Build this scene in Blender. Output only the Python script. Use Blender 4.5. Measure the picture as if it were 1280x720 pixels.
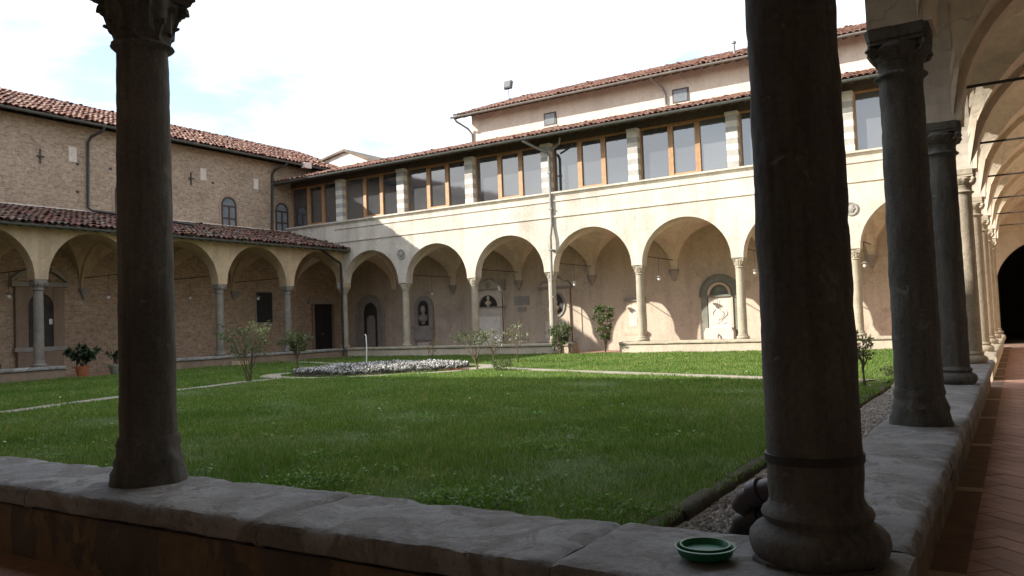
import bpy, bmesh, math, random
import numpy as np
from mathutils import Vector, Matrix, noise as mnoise
random.seed(7); rng = np.random.default_rng(7)
R = math.radians
for o in list(bpy.data.objects): bpy.data.objects.remove(o)
scene = bpy.context.scene
C = scene.collection

# ------------------------------------------------------------------ camera
cam_d = bpy.data.cameras.new('camera'); cam = bpy.data.objects.new('camera', cam_d); C.objects.link(cam)
scene.camera = cam
CAM_Z = 1.22
yaw, pit, roll = -.5601, .0454, -.0372
fw = Vector((math.sin(yaw)*math.cos(pit), math.cos(yaw)*math.cos(pit), math.sin(pit)))
rt = Vector((math.cos(yaw), -math.sin(yaw), 0)); up = rt.cross(fw)
r2 = rt*math.cos(roll) + up*math.sin(roll); u2 = -rt*math.sin(roll) + up*math.cos(roll)
cam.matrix_world = Matrix(((r2.x, u2.x, -fw.x, 0), (r2.y, u2.y, -fw.y, 0), (r2.z, u2.z, -fw.z, CAM_Z), (0, 0, 0, 1)))
cam_d.sensor_width = 36; cam_d.lens = 36*1006.4/1280; cam_d.clip_start = .05; cam_d.clip_end = 2000
scene.render.resolution_x, scene.render.resolution_y = 1024, 576

# ------------------------------------------------------------------ sky and sun
SD = Vector((4.29, 3.75, -2.84)).normalized()          # travel direction of the sunlight
elev = math.asin(-SD.z); to_sun = -SD
world = bpy.data.worlds.new('World'); scene.world = world; world.use_nodes = True
wn, wl = world.node_tree.nodes, world.node_tree.links
bg = wn['Background']
sky = wn.new('ShaderNodeTexSky'); sky.sky_type = 'NISHITA'; sky.sun_disc = False
sky.sun_elevation = elev; sky.sun_rotation = math.atan2(to_sun.x, to_sun.y)
sky.air_density = 1.0; sky.dust_density = 1.0; sky.ozone_density = 1.0
# thin high cloud veiling the whole sky
tc = wn.new('ShaderNodeTexCoord'); mp = wn.new('ShaderNodeMapping'); mp.inputs['Scale'].default_value = (1, 1, 3.2)
nz = wn.new('ShaderNodeTexNoise'); nz.inputs['Scale'].default_value = 2.2; nz.inputs['Detail'].default_value = 7; nz.inputs['Roughness'].default_value = .6
cr = wn.new('ShaderNodeMapRange'); cr.inputs['From Min'].default_value = .36; cr.inputs['From Max'].default_value = .62
cr.inputs['To Min'].default_value = .10; cr.inputs['To Max'].default_value = .95
mx = wn.new('ShaderNodeMix'); mx.data_type = 'RGBA'
mx.inputs['B'].default_value = (6.0, 6.15, 6.4, 1)
wl.new(tc.outputs['Generated'], mp.inputs['Vector']); wl.new(mp.outputs['Vector'], nz.inputs['Vector'])
wl.new(nz.outputs['Fac'], cr.inputs['Value']); wl.new(cr.outputs['Result'], mx.inputs['Factor'])
wl.new(sky.outputs['Color'], mx.inputs['A']); wl.new(mx.outputs['Result'], bg.inputs['Color'])
bg.inputs['Strength'].default_value = .15

sun_d = bpy.data.lights.new('sun', 'SUN'); sun = bpy.data.objects.new('sun', sun_d); C.objects.link(sun)
sun_d.energy = 4.0; sun_d.angle = R(.55); sun_d.color = (1, .935, .84)
sun.rotation_euler = SD.to_track_quat('-Z', 'Y').to_euler(); sun.location = (-40, -40, 40)

vs = scene.view_settings
vs.view_transform = 'Standard'; vs.look = 'None'; vs.exposure = 1.12; vs.gamma = 1; vs.use_curve_mapping = False
scene.render.engine = 'CYCLES'
scene.cycles.max_bounces = 8; scene.cycles.diffuse_bounces = 7; scene.cycles.glossy_bounces = 3

# ------------------------------------------------------------------ materials
class N:
    def __init__(s, name):
        s.m = bpy.data.materials.new(name); s.m.use_nodes = True
        s.t = s.m.node_tree; s.b = s.t.nodes['Principled BSDF']
        g = s.t.nodes.new('ShaderNodeNewGeometry'); s.pos = g.outputs['Position']; s.isl = g.outputs['Random Per Island']; s.geo = g
    def n(s, typ, **kw):
        k = s.t.nodes.new(typ)
        for a, v in kw.items():
            if a in k.inputs: k.inputs[a].default_value = v
            else: setattr(k, a, v)
        return k
    def l(s, a, b): s.t.links.new(a, b)
    def scaled(s, vec=(1, 1, 1), src=None):
        k = s.n('ShaderNodeMapping'); k.inputs['Scale'].default_value = vec; s.l(src or s.pos, k.inputs['Vector']); return k.outputs['Vector']
    def noise(s, scale, detail=6, rough=.6, vec=None, dist=0.):
        k = s.n('ShaderNodeTexNoise', Scale=scale, Detail=detail, Roughness=rough, Distortion=dist); s.l(vec or s.pos, k.inputs['Vector']); return k.outputs['Fac']
    def ramp(s, fac, stops):
        k = s.n('ShaderNodeValToRGB'); e = k.color_ramp.elements
        while len(e) < len(stops): e.new(.5)
        for i, (p, c) in enumerate(stops):
            e[i].position = p; e[i].color = (c, c, c, 1) if not hasattr(c, '__len__') else (*c, 1)
        s.l(fac, k.inputs['Fac']); return k.outputs['Color']
    def mix(s, fac, a, b, mode='MIX'):
        k = s.n('ShaderNodeMix'); k.data_type = 'RGBA'; k.blend_type = mode
        for v, i in ((fac, k.inputs['Factor']), (a, k.inputs['A']), (b, k.inputs['B'])):
            if hasattr(v, 'links') or hasattr(v, 'is_linked'): s.l(v, i)
            elif isinstance(v, (int, float)): i.default_value = v
            else: i.default_value = (*v, 1)
        return k.outputs['Result']
    def bump(s, h, strength=.3, dist=.02):
        k = s.n('ShaderNodeBump', Strength=strength, Distance=dist); s.l(h, k.inputs['Height'])
        prev = s.b.inputs['Normal']
        if prev.is_linked: s.l(prev.links[0].from_socket, k.inputs['Normal'])
        s.l(k.outputs['Normal'], prev)
    def col(s, c):
        if hasattr(c, 'is_linked'): s.l(c, s.b.inputs['Base Color'])
        else: s.b.inputs['Base Color'].default_value = (*c, 1)
    def rough(s, v): s.b.inputs['Roughness'].default_value = v; return s

def sc(c, k): return tuple(min(1, x*k) for x in c)

def plaster(name, c, stain=.72, big=.5, streak=.5):
    m = N(name); m.rough(.92)
    a = m.ramp(m.noise(big, 8, .65), [(.30, sc(c, stain)), (.5, c), (.72, sc(c, 1.08))])
    b = m.ramp(m.noise(9, 5, .7), [(.3, .84), (.6, 1.)])
    st = m.ramp(m.noise(1.6, 5, .6, m.scaled((2.2, 2.2, .22))), [(.32, (1-.34*streak, 1-.38*streak, 1-.42*streak)), (.56, (1, 1, 1))])
    k = m.mix(1., m.mix(1., a, b, 'MULTIPLY'), st, 'MULTIPLY')
    rp = m.ramp(m.noise(.62, 5, .55, None, .7), [(.585, 0.), (.60, 1.)])
    k = m.mix(rp, k, m.mix(1., k, (.90, .89, .90), 'MULTIPLY'))
    v = m.n('ShaderNodeTexVoronoi', Scale=.55); v.feature = 'DISTANCE_TO_EDGE'
    wv = m.n('ShaderNodeTexNoise', Scale=1.6, Detail=6); m.l(m.pos, wv.inputs['Vector'])
    ad = m.n('ShaderNodeVectorMath', operation='MULTIPLY_ADD'); m.l(wv.outputs['Color'], ad.inputs[0]); ad.inputs[1].default_value = (1.2, 1.2, 1.2); m.l(m.pos, ad.inputs[2]); m.l(ad.outputs[0], v.inputs['Vector'])
    k = m.mix(1., k, m.ramp(v.outputs['Distance'], [(0., .72), (.006, 1.)]), 'MULTIPLY'); m.col(k)
    m.bump(rp, .2, .006)
    m.bump(m.noise(14, 8, .7), .35, .02); m.bump(m.noise(1.7, 4), .25, .05)
    return m.m

def brick_mat(name, along='Y'):
    m = N(name); m.rough(.93)
    sp = m.n('ShaderNodeSeparateXYZ'); m.l(m.pos, sp.inputs[0])
    cb = m.n('ShaderNodeCombineXYZ'); m.l(sp.outputs[along], cb.inputs['X']); m.l(sp.outputs['Z'], cb.inputs['Y'])
    w = m.n('ShaderNodeTexNoise', Scale=1.3, Detail=3); m.l(m.pos, w.inputs['Vector'])
    off = m.n('ShaderNodeVectorMath', operation='MULTIPLY_ADD'); m.l(w.outputs['Color'], off.inputs[0]); off.inputs[1].default_value = (.05, .05, 0); m.l(cb.outputs[0], off.inputs[2])
    k = m.n('ShaderNodeTexBrick'); m.l(off.outputs[0], k.inputs['Vector'])
    k.inputs['Scale'].default_value = 1; k.inputs['Brick Width'].default_value = .215; k.inputs['Row Height'].default_value = .072
    k.inputs['Mortar Size'].default_value = .011; k.inputs['Mortar Smooth'].default_value = .3
    k.inputs['Color1'].default_value = (.36, .245, .165, 1); k.inputs['Color2'].default_value = (.51, .395, .28, 1); k.inputs['Mortar'].default_value = (.48, .39, .295, 1)
    pt = m.ramp(m.noise(.55, 8, .7), [(.3, (.66, .63, .60)), (.5, (.84, .82, .80)), (.7, (.96, .95, .94))])
    sp2 = m.ramp(m.noise(7, 5, .75), [(.32, .60), (.48, .96), (.70, 1.22)])
    cx = m.mix(1., m.mix(1., k.outputs['Color'], pt, 'MULTIPLY'), sp2, 'MULTIPLY'); m.col(cx)
    inv = m.n('ShaderNodeMath', operation='SUBTRACT'); inv.inputs[0].default_value = 1; m.l(k.outputs['Fac'], inv.inputs[1])
    m.bump(inv.outputs[0], .7, .015); m.bump(m.noise(18, 5, .7), .4, .015)
    return m.m

def stone(name, c, var=.35, sc1=3., bump=.5, rough=.85, lichen=None):
    m = N(name); m.rough(rough)
    a = m.ramp(m.noise(sc1, 8, .68), [(.28, sc(c, 1-var)), (.5, c), (.74, sc(c, 1+var))])
    b = m.ramp(m.noise(sc1*9, 5, .7), [(.3, .75), (.6, 1.05)])
    k = m.mix(1., a, b, 'MULTIPLY')
    if lichen: k = m.mix(m.ramp(m.noise(sc1*1.7, 7, .7), [(.5, 0.), (.62, 1.)]), k, lichen)
    m.col(k)
    m.bump(m.noise(sc1*12, 8, .7), bump, .012); m.bump(m.noise(sc1*1.5, 4), bump*.7, .04)
    return m.m

def simple(name, c, rough=.6, var=.15, scale=6., metallic=0., bump=.0):
    m = N(name); m.rough(rough); m.b.inputs['Metallic'].default_value = metallic
    m.col(m.ramp(m.noise(scale, 5, .6), [(.3, sc(c, 1-var)), (.7, sc(c, 1+var))]))
    if bump: m.bump(m.noise(scale*5, 5), bump, .01)
    return m.m

def island(name, cols, rough=.85, noise_scale=3., bump=.2, darken=.35, fleck=9.):
    m = N(name); m.rough(rough)
    n = len(cols)
    a = m.ramp(m.isl, [(i/(n-1) if n > 1 else 0, c) for i, c in enumerate(cols)])
    b = m.ramp(m.noise(noise_scale, 6, .65), [(.3, 1-darken), (.6, 1.)])
    d = m.ramp(m.noise(noise_scale*fleck, 4, .7), [(.3, .7), (.6, 1.05)])
    m.col(m.mix(1., m.mix(1., a, b, 'MULTIPLY'), d, 'MULTIPLY'))
    if bump: m.bump(m.noise(noise_scale*8, 5), bump, .01)
    return m.m

def leaf_mat(name, cols, trans=.35, patch=None, patch2=None):
    m = N(name); m.rough(.55)
    n = len(cols)
    a = m.ramp(m.isl, [(i/(n-1), c) for i, c in enumerate(cols)])
    if patch:
        a = m.mix(m.ramp(m.noise(patch[0], 5, .6), [(.42, 0.), (.66, 1.)]), a, patch[1], 'MULTIPLY')
    if patch2: a = m.mix(m.ramp(m.noise(patch2[0], 6, .7), [(.45, 0.), (.64, 1.)]), a, patch2[1], 'MULTIPLY')
    m.col(a)
    tr = m.n('ShaderNodeBsdfTranslucent'); m.l(a, tr.inputs['Color'])
    ms = m.n('ShaderNodeMixShader'); ms.inputs[0].default_value = trans
    m.l(m.b.outputs[0], ms.inputs[1]); m.l(tr.outputs[0], ms.inputs[2])
    out = m.t.nodes['Material Output']; m.l(ms.outputs[0], out.inputs['Surface'])
    return m.m

def glass_mat():
    m = N('window_glass'); m.rough(.05); m.b.inputs['IOR'].default_value = 2.25
    oi = m.n('ShaderNodeObjectInfo')
    m.col(m.ramp(oi.outputs['Random'], [(0, (.03, .032, .035)), (.55, (.06, .062, .065)), (.8, (.10, .10, .10)), (1, (.045, .048, .052))]))
    m.bump(m.noise(.7, 2), .05, .06)
    return m.m

M = dict(
    cream=plaster('cream_plaster', (.61, .55, .46), .82, .45, .6),
    vault=plaster('vault_plaster', (.78, .68, .54), .86, .5, .3),
    tan=plaster('tan_wall_plaster', (.56, .47, .365), .80, .6, .4),
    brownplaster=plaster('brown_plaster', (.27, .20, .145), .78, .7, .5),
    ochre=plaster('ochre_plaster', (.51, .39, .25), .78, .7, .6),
    upper=plaster('pink_plaster', (.66, .585, .495), .88, .5, .25),
    white=plaster('white_plaster', (.78, .74, .66), .9, .5, .2),
    brick=brick_mat('weathered_brick', 'Y'),
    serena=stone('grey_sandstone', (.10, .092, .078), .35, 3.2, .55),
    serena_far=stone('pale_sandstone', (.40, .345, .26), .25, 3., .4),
    coping=stone('worn_coping_stone', (.215, .21, .20), .42, 2.1, .8, .8, (.14, .13, .115)),
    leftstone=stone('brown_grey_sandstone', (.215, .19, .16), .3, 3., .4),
    greystone=stone('grey_marble', (.30, .28, .25), .25, 3., .3),
    palestone=stone('pale_marble', (.62, .57, .49), .14, 3., .2),
    greenstone=stone('green_grey_stone', (.20, .21, .17), .25, 2.5, .3),
    shadestone=stone('shade_dark_stone', (.05, .045, .04), .3, 3., .3),  # near-black tone stands in for the shade inside shallow niches and holes
    bandlight=stone('light_band_stone', (.66, .62, .54), .12, 4., .25),
    banddark=stone('grey_band_stone', (.40, .38, .345), .15, 4., .25),
    tile=island('roof_tile', [(.15, .072, .055), (.27, .125, .085), (.38, .205, .145), (.20, .095, .07), (.46, .31, .235), (.31, .15, .105)], .88, 1.1, .25, .45),
    tileold=island('mossy_roof_tile', [(.12, .065, .052), (.19, .085, .065), (.25, .115, .08), (.12, .105, .072), (.30, .22, .17), (.15, .06, .048), (.20, .10, .075)], .9, 1.1, .25, .5),
    redbrick=stone('red_brick_arch', (.33, .23, .165), .25, 5., .4),
    wood=simple('eave_wood', (.085, .06, .042), .8, .3, 8.),
    frame=simple('varnished_wood', (.38, .205, .085), .45, .22, 7.),
    darkframe=simple('brown_window_wood', (.055, .035, .025), .5, .25, 7.),
    doorwood=simple('dark_door_wood', (.016, .015, .015), .55, .3, 6.),
    gutter=simple('gutter_metal', (.115, .125, .115), .5, .2, 4., .3),
    pipe=simple('pipe_metal', (.23, .22, .20), .5, .2, 4., .2),
    darkpipe=simple('dark_pipe_metal', (.035, .034, .032), .5, .25, 4., .2),
    iron=simple('iron', (.035, .03, .027), .6, .3, 9.),
    glass=glass_mat(),
    oldglass=simple('old_window_glass', (.16, .175, .185), .12, .2, 3.),
    blocked=plaster('blocked_opening_plaster', (.62, .53, .45), .9, .8, .2),
    earth=stone('bare_soil', (.11, .085, .06), .3, 3., .6, .95),
    path=stone('gravel_path', (.34, .30, .24), .25, 2.2, .6, .95, (.20, .19, .12)),
    terracotta=simple('terracotta', (.42, .135, .065), .8, .2, 8.),
    white_enamel=simple('white_enamel', (.8, .8, .78), .25, .03, 4.),
    white_paint=simple('white_paint', (.75, .75, .72), .5, .08, 6.),
    gplastic=simple('green_plastic', (.015, .17, .08), .38, .15, 8.),
    pvc=simple('brown_pvc', (.06, .042, .042), .42, .25, 5.),
    darkroom=simple('passage_shade_plaster', (.05, .045, .04), .95, .2, 2.),  # near-black colour puts the unlit passage's darkness into its walls and floor
    bark=simple('bark', (.12, .09, .06), .9, .35, 14., 0, .4),
)
def ground_mat():
    m = N('lawn_soil_and_thatch'); m.rough(.95)
    a = m.ramp(m.noise(3., 8, .7), [(.3, (.055, .085, .022)), (.55, (.09, .14, .034)), (.75, (.14, .17, .055))])
    m.col(a); m.bump(m.noise(40, 6, .7), .8, .03); return m.m
M['lawn'] = ground_mat()
M['grass'] = leaf_mat('grass_blades', [(.07, .155, .018), (.115, .235, .030), (.16, .285, .044), (.095, .195, .025), (.25, .32, .085), (.40, .38, .17)], .5, (.42, (.62, .76, .55)), (2.3, (1.22, 1.12, 1.0)))
M['leaf_mid'] = leaf_mat('shrub_leaves', [(.05, .09, .022), (.085, .13, .035), (.12, .16, .05), (.16, .19, .075), (.07, .11, .03)], .3)
M['leaf_rose'] = leaf_mat('rose_leaves', [(.08, .12, .04), (.13, .17, .06), (.22, .20, .11), (.10, .14, .045), (.30, .22, .14)], .3)
M['leaf_dark'] = leaf_mat('dark_leaves', [(.012, .028, .012), (.022, .045, .018), (.035, .06, .022), (.05, .075, .03)], .2)
M['leaf_dry'] = leaf_mat('dry_leaves', [(.30, .18, .09), (.42, .28, .14), (.22, .14, .07)], .3)
M['leaf_weed'] = leaf_mat('weed_leaves', [(.10, .22, .02), (.15, .30, .035), (.20, .36, .055)], .35)
M['petal'] = leaf_mat('white_petals', [(.66, .65, .63), (.78, .77, .75), (.56, .54, .53), (.72, .70, .69)], .25)
M['bedleaf'] = leaf_mat('bedding_leaves', [(.07, .075, .055), (.12, .12, .095), (.18, .18, .15), (.10, .105, .07)], .2)
def peeling():
    m = N('peeling_parapet_plaster'); m.rough(.95)
    base = m.ramp(m.noise(2.5, 8, .7), [(.3, (.075, .063, .053)), (.6, (.13, .11, .092))])
    och = m.ramp(m.noise(6, 6, .7), [(.3, (.15, .108, .068)), (.65, (.24, .175, .11))])
    f = m.ramp(m.noise(1.5, 7, .65, m.scaled((1.6, 1.6, .7)), .6), [(.47, 0.), (.50, 1.)])
    m.col(m.mix(f, base, och)); m.bump(f, .6, .012); m.bump(m.noise(20, 7, .7), .5, .015)
    return m.m
def coping_mat():
    m = N('worn_coping'); m.rough(.82)
    a = m.ramp(m.noise(1.8, 9, .7), [(.30, (.155, .150, .142)), (.48, (.27, .266, .258)), (.70, (.40, .395, .385))])
    w = m.ramp(m.noise(2.6, 8, .62, None, 1.2), [(.50, 0.), (.535, 1.)])          # worn-off surface skin with a sharp edge
    a = m.mix(w, a, m.ramp(m.noise(7, 6, .7), [(.3, (.16, .153, .14)), (.7, (.25, .24, .22))]))
    sp = m.ramp(m.noise(38, 4, .75), [(.30, .62), (.46, 1.), (.72, 1.12)])
    v = m.n('ShaderNodeTexVoronoi', Scale=2.4); v.feature = 'DISTANCE_TO_EDGE'
    wv = m.n('ShaderNodeTexNoise', Scale=3., Detail=5); m.l(m.pos, wv.inputs['Vector'])
    ad = m.n('ShaderNodeVectorMath', operation='MULTIPLY_ADD'); m.l(wv.outputs['Color'], ad.inputs[0]); ad.inputs[1].default_value = (.7, .7, .7); m.l(m.pos, ad.inputs[2]); m.l(ad.outputs[0], v.inputs['Vector'])
    ck = m.ramp(v.outputs['Distance'], [(.0, .62), (.006, 1.)])
    m.col(m.mix(1., m.mix(1., a, sp, 'MULTIPLY'), ck, 'MULTIPLY'))
    m.bump(w, -.35, .012); m.bump(ck, .25, .006); m.bump(m.noise(55, 7, .75), .6, .01); m.bump(m.noise(9, 7, .7), .7, .03)
    return m.m
M['coping'] = coping_mat()
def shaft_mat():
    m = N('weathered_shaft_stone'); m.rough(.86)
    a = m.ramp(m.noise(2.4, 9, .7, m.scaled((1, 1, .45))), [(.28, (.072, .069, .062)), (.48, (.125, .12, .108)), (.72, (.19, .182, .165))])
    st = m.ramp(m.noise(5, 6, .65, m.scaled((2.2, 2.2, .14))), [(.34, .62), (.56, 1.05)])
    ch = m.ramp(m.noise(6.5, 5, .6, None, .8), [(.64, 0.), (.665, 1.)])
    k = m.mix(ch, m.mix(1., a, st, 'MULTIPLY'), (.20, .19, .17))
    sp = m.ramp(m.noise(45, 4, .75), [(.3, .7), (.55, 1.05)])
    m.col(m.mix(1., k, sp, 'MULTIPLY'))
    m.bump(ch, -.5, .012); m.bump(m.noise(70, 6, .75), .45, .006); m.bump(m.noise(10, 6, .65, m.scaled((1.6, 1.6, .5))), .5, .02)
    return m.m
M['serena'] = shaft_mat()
M['peeling'] = peeling()
def floor_mat():
    m = N('worn_floor_terracotta'); m.rough(.72)
    oi = m.n('ShaderNodeObjectInfo')
    a = m.ramp(oi.outputs['Random'], [(0, (.36, .20, .145)), (.4, (.42, .235, .175)), (.7, (.47, .28, .21)), (1, (.38, .215, .165))])
    b = m.ramp(m.noise(2.2, 7, .65), [(.3, .72), (.62, 1.08)]); d = m.ramp(m.noise(30, 4, .7), [(.3, .82), (.6, 1.)])
    m.col(m.mix(1., m.mix(1., a, b, 'MULTIPLY'), d, 'MULTIPLY')); m.bump(m.noise(25, 6, .7), .3, .006); return m.m
M['floorbrick'] = floor_mat()
M['floorfar'] = island('floor_terracotta', [(.36, .20, .145), (.42, .235, .175), (.47, .28, .21), (.38, .215, .165)], .72, 2.2, .2, .25)
M['floordark'] = simple('dark_floor_tile', (.19, .12, .09), .8, .25, 6., 0, .2)
M['joint'] = simple('floor_joint', (.24, .15, .115), .95, .2, 9.)
M['pale_tile'] = simple('pale_floor_tile', (.45, .34, .26), .75, .12, 9.)
M['gravel'] = island('gravel_stones', [(.16, .145, .125), (.28, .26, .23), (.40, .37, .33), (.22, .19, .16), (.50, .47, .43)], .9, 2., .2, .25)
M['kerb'] = stone('mossy_kerb', (.075, .06, .045), .4, 4., .8, .95, (.045, .055, .022))

# ------------------------------------------------------------------ mesh helpers
def world_off(p):
    v = Vector((0, 0, 0))
    while p is not None: v += p.location; p = p.parent
    return v
def tag(o, label=None, cat=None, group=None, kind=None):
    if label: o['label'] = label
    if cat: o['category'] = cat
    if group: o['group'] = group
    if kind: o['kind'] = kind
    return o
def thing(name, label, cat, loc=(0, 0, 0), group=None, rotz=0.):
    o = bpy.data.objects.new(name, None); C.objects.link(o); o.location = loc; o.rotation_euler = (0, 0, rotz); o.empty_display_size = .2
    return tag(o, label, cat, group)
def link(name, me, parent=None, loc=(0, 0, 0), rot=None, scale=None):
    """object at WORLD location loc below parent (roots are never rotated before their parts are placed)"""
    o = bpy.data.objects.new(name, me); C.objects.link(o)
    o.location = Vector(loc) - (world_off(parent) if parent else Vector((0, 0, 0)))
    if rot: o.rotation_euler = rot
    if scale: o.scale = scale
    o.parent = parent
    return o
def copy_tree(o, parent=None):
    c = o.copy(); C.objects.link(c); c.parent = parent
    for ch in list(o.children): copy_tree(ch, c)
    return c

class MB:
    def __init__(s): s.v = []; s.f = []; s.sm = []
    def add(s, vs, fs, smooth=False):
        n = len(s.v); s.v += [tuple(v) for v in vs]
        s.f += [tuple(i+n for i in f) for f in fs]; s.sm += [smooth]*len(fs); return s
    def box(s, x0, y0, z0, x1, y1, z1):
        v = [(x, y, z) for z in (z0, z1) for y in (y0, y1) for x in (x0, x1)]
        return s.add(v, [(0, 2, 3, 1), (4, 5, 7, 6), (0, 1, 5, 4), (2, 6, 7, 3), (0, 4, 6, 2), (1, 3, 7, 5)])
    def obox(s, c, ax, ay, az):
        """oriented box: centre and three half-axes"""
        c, ax, ay, az = map(Vector, (c, ax, ay, az))
        v = [c+ax*i+ay*j+az*k for k in (-1, 1) for j in (-1, 1) for i in (-1, 1)]
        return s.add(v, [(0, 2, 3, 1), (4, 5, 7, 6), (0, 1, 5, 4), (2, 6, 7, 3), (0, 4, 6, 2), (1, 3, 7, 5)])
    def prism(s, poly, fn, t0, t1):
        """2D outline poly [(a,b)] swept from t0 to t1 with fn(a,b,t)->xyz"""
        n = len(poly)
        v = [fn(a, b, t0) for a, b in poly] + [fn(a, b, t1) for a, b in poly]
        return s.add(v, [tuple(range(n))[::-1], tuple(range(n, 2*n))] + [(i, (i+1) % n, n+(i+1) % n, n+i) for i in range(n)])
    def lathe(s, prof, n=24, c=(0, 0, 0), mod=None, axis='Z', smooth=True):
        vs = []
        for r, z in prof:
            for i in range(n):
                a = 2*math.pi*i/n; rr = r*(mod(a, z) if mod else 1)
                p = (rr*math.cos(a), rr*math.sin(a), z)
                if axis == 'X': p = (p[2], p[0], p[1])
                if axis == 'Y': p = (p[0], p[2], p[1])
                vs.append((p[0]+c[0], p[1]+c[1], p[2]+c[2]))
        k = len(prof)
        fs = [(j*n+i, j*n+(i+1) % n, (j+1)*n+(i+1) % n, (j+1)*n+i) for j in range(k-1) for i in range(n)]
        s.add(vs, fs, smooth)
        m = len(s.v)-len(vs)
        s.f += [tuple(m+i for i in range(n))[::-1], tuple(m+(k-1)*n+i for i in range(n))]; s.sm += [False, False]
        return s
    def tube(s, pts, r, n=8, smooth=True):
        pts = [Vector(p) for p in pts]; vs = []
        rs = r if hasattr(r, '__len__') else [r]*len(pts)
        ref = None
        for i, p in enumerate(pts):
            d = (pts[min(i+1, len(pts)-1)]-pts[max(i-1, 0)]).normalized()
            if ref is None: ref = Vector((0, 0, 1)) if abs(d.z) < .9 else Vector((1, 0, 0))
            a = d.cross(ref).normalized(); b = a.cross(d).normalized(); ref = b
            for k in range(n):
                t = 2*math.pi*k/n; vs.append(p + a*math.cos(t)*rs[i] + b*math.sin(t)*rs[i])
        k = len(pts)
        fs = [(j*n+i, j*n+(i+1) % n, (j+1)*n+(i+1) % n, (j+1)*n+i) for j in range(k-1) for i in range(n)]
        m = len(s.v); s.add(vs, fs, smooth)
        s.f += [tuple(m+i for i in range(n))[::-1], tuple(m+(k-1)*n+i for i in range(n))]; s.sm += [False]*2
        return s
    def grid(s, rows, smooth=True, closed=False):
        n = len(rows[0]); vs = [p for r in rows for p in r]
        fs = [(j*n+i, j*n+i+1, (j+1)*n+i+1, (j+1)*n+i) for j in range(len(rows)-1) for i in range(n-1)]
        return s.add(vs, fs, smooth)
    def mesh(s, name, mat, off=(0, 0, 0), fix=True):
        me = bpy.data.meshes.new(name)
        ox, oy, oz = off
        me.from_pydata([(x-ox, y-oy, z-oz) for x, y, z in s.v], [], s.f)
        me.polygons.foreach_set('use_smooth', s.sm)
        if mat: me.materials.append(M[mat] if isinstance(mat, str) else mat)
        if fix:
            bm = bmesh.new(); bm.from_mesh(me); bmesh.ops.recalc_face_normals(bm, faces=bm.faces)
            big = [f for f in bm.faces if len(f.verts) > 4]
            if big: bmesh.ops.triangulate(bm, faces=big)
            bm.to_mesh(me); bm.free()
        if any(s.sm): me.set_sharp_from_angle(angle=R(42))
        me.update(); return me
    def build(s, name, mat, parent=None, fix=True):
        off = world_off(parent) if parent else Vector((0, 0, 0))
        o = bpy.data.objects.new(name, s.mesh(name, mat, off, fix)); C.objects.link(o); o.parent = parent
        return o

def B(x0, y0, z0, x1, y1, z1): return MB().box(x0, y0, z0, x1, y1, z1)
def fast_mesh(name, verts, tris, mat, smooth=False):
    """big triangle soup from numpy arrays"""
    me = bpy.data.meshes.new(name); nv, nt = len(verts), len(tris)
    me.vertices.add(nv); me.vertices.foreach_set('co', np.ascontiguousarray(verts, dtype=np.float32).ravel())
    k = tris.shape[1]
    me.loops.add(nt*k); me.loops.foreach_set('vertex_index', np.ascontiguousarray(tris, dtype=np.int32).ravel())
    me.polygons.add(nt); me.polygons.foreach_set('loop_start', np.arange(0, nt*k, k, dtype=np.int32))
    me.polygons.foreach_set('use_smooth', np.full(nt, smooth))
    me.materials.append(M[mat]); me.update(calc_edges=True); return me

# ------------------------------------------------------------------ plan of the cloister
XR, Y1, YF, BXW, XL, BLW = -.622, 2.80, 27.326, 3.667, -26.29, 3.425
SLAB, CAP = .42, 3.20
FAR_X = [XR-BXW*i for i in range(8)]           # far row of columns, right to left
RIGHT_Y = [2.826+3.5*i for i in range(8)]      # right row, near to far
LEFT_Y = [YF-BLW*i for i in range(8)]          # left row, far to near
NEAR_X = FAR_X
FY0, FY1 = 27.10, 27.55                        # far arcade wall faces
LX0, LX1 = -26.07, -26.51
RX0, RX1 = -.80, -.44
NY0, NY1 = 3.03, 2.58
FB, LB, RB, NB = 30.85, -29.70, 2.98, -.80     # back walls
far_fn = lambda s, z, t: (s, FY0+t, z)
left_fn = lambda s, z, t: (LX0-t, s, z)
right_fn = lambda s, z, t: (RX0+t, s, z)
near_fn = lambda s, z, t: (s, NY0-t, z)

def arcade_outline(cols, s0, s1, ztop, hw_imp=.205, rise=1.58, zs=CAP, seg=28):
    """wall above a row of columns: arches cut from its lower edge"""
    cols = sorted(cols); pts = [(s0, ztop), (s0, zs)]
    for a, b in zip(cols[:-1], cols[1:]):
        c = (a+b)/2; rr = (b-a)/2-hw_imp
        pts += [(c-rr*math.cos(math.pi*i/seg), zs+.004+rise*math.sin(math.pi*i/seg)) for i in range(seg+1)]
    pts += [(s1, zs), (s1, ztop)]
    return pts

def vault_mesh(x0, x1, y0, y1, z0=CAP-.06, H=1.78, n=14):
    mb = MB(); cx, cy, hx, hy = (x0+x1)/2, (y0+y1)/2, (x1-x0)/2, (y1-y0)/2
    for q in range(4):
        rows = []
        for j in range(n+1):
            k = j/n; row = []
            for i in range(n+1):
                th = math.pi*i/n; t = -math.cos(th); a, b = t*k, k
                z = z0+H*math.sqrt(max(0, 1-a*a))
                # true cross vault: where k<1 the cell rises with its own span
                if q % 2 == 0: p = (cx+hx*a, cy+hy*b*(1 if q == 0 else -1), z)
                else: p = (cx+hx*b*(1 if q == 1 else -1), cy+hy*a, z)
                row.append(p)
            rows.append(row)
        mb.grid(rows)
    return mb

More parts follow.
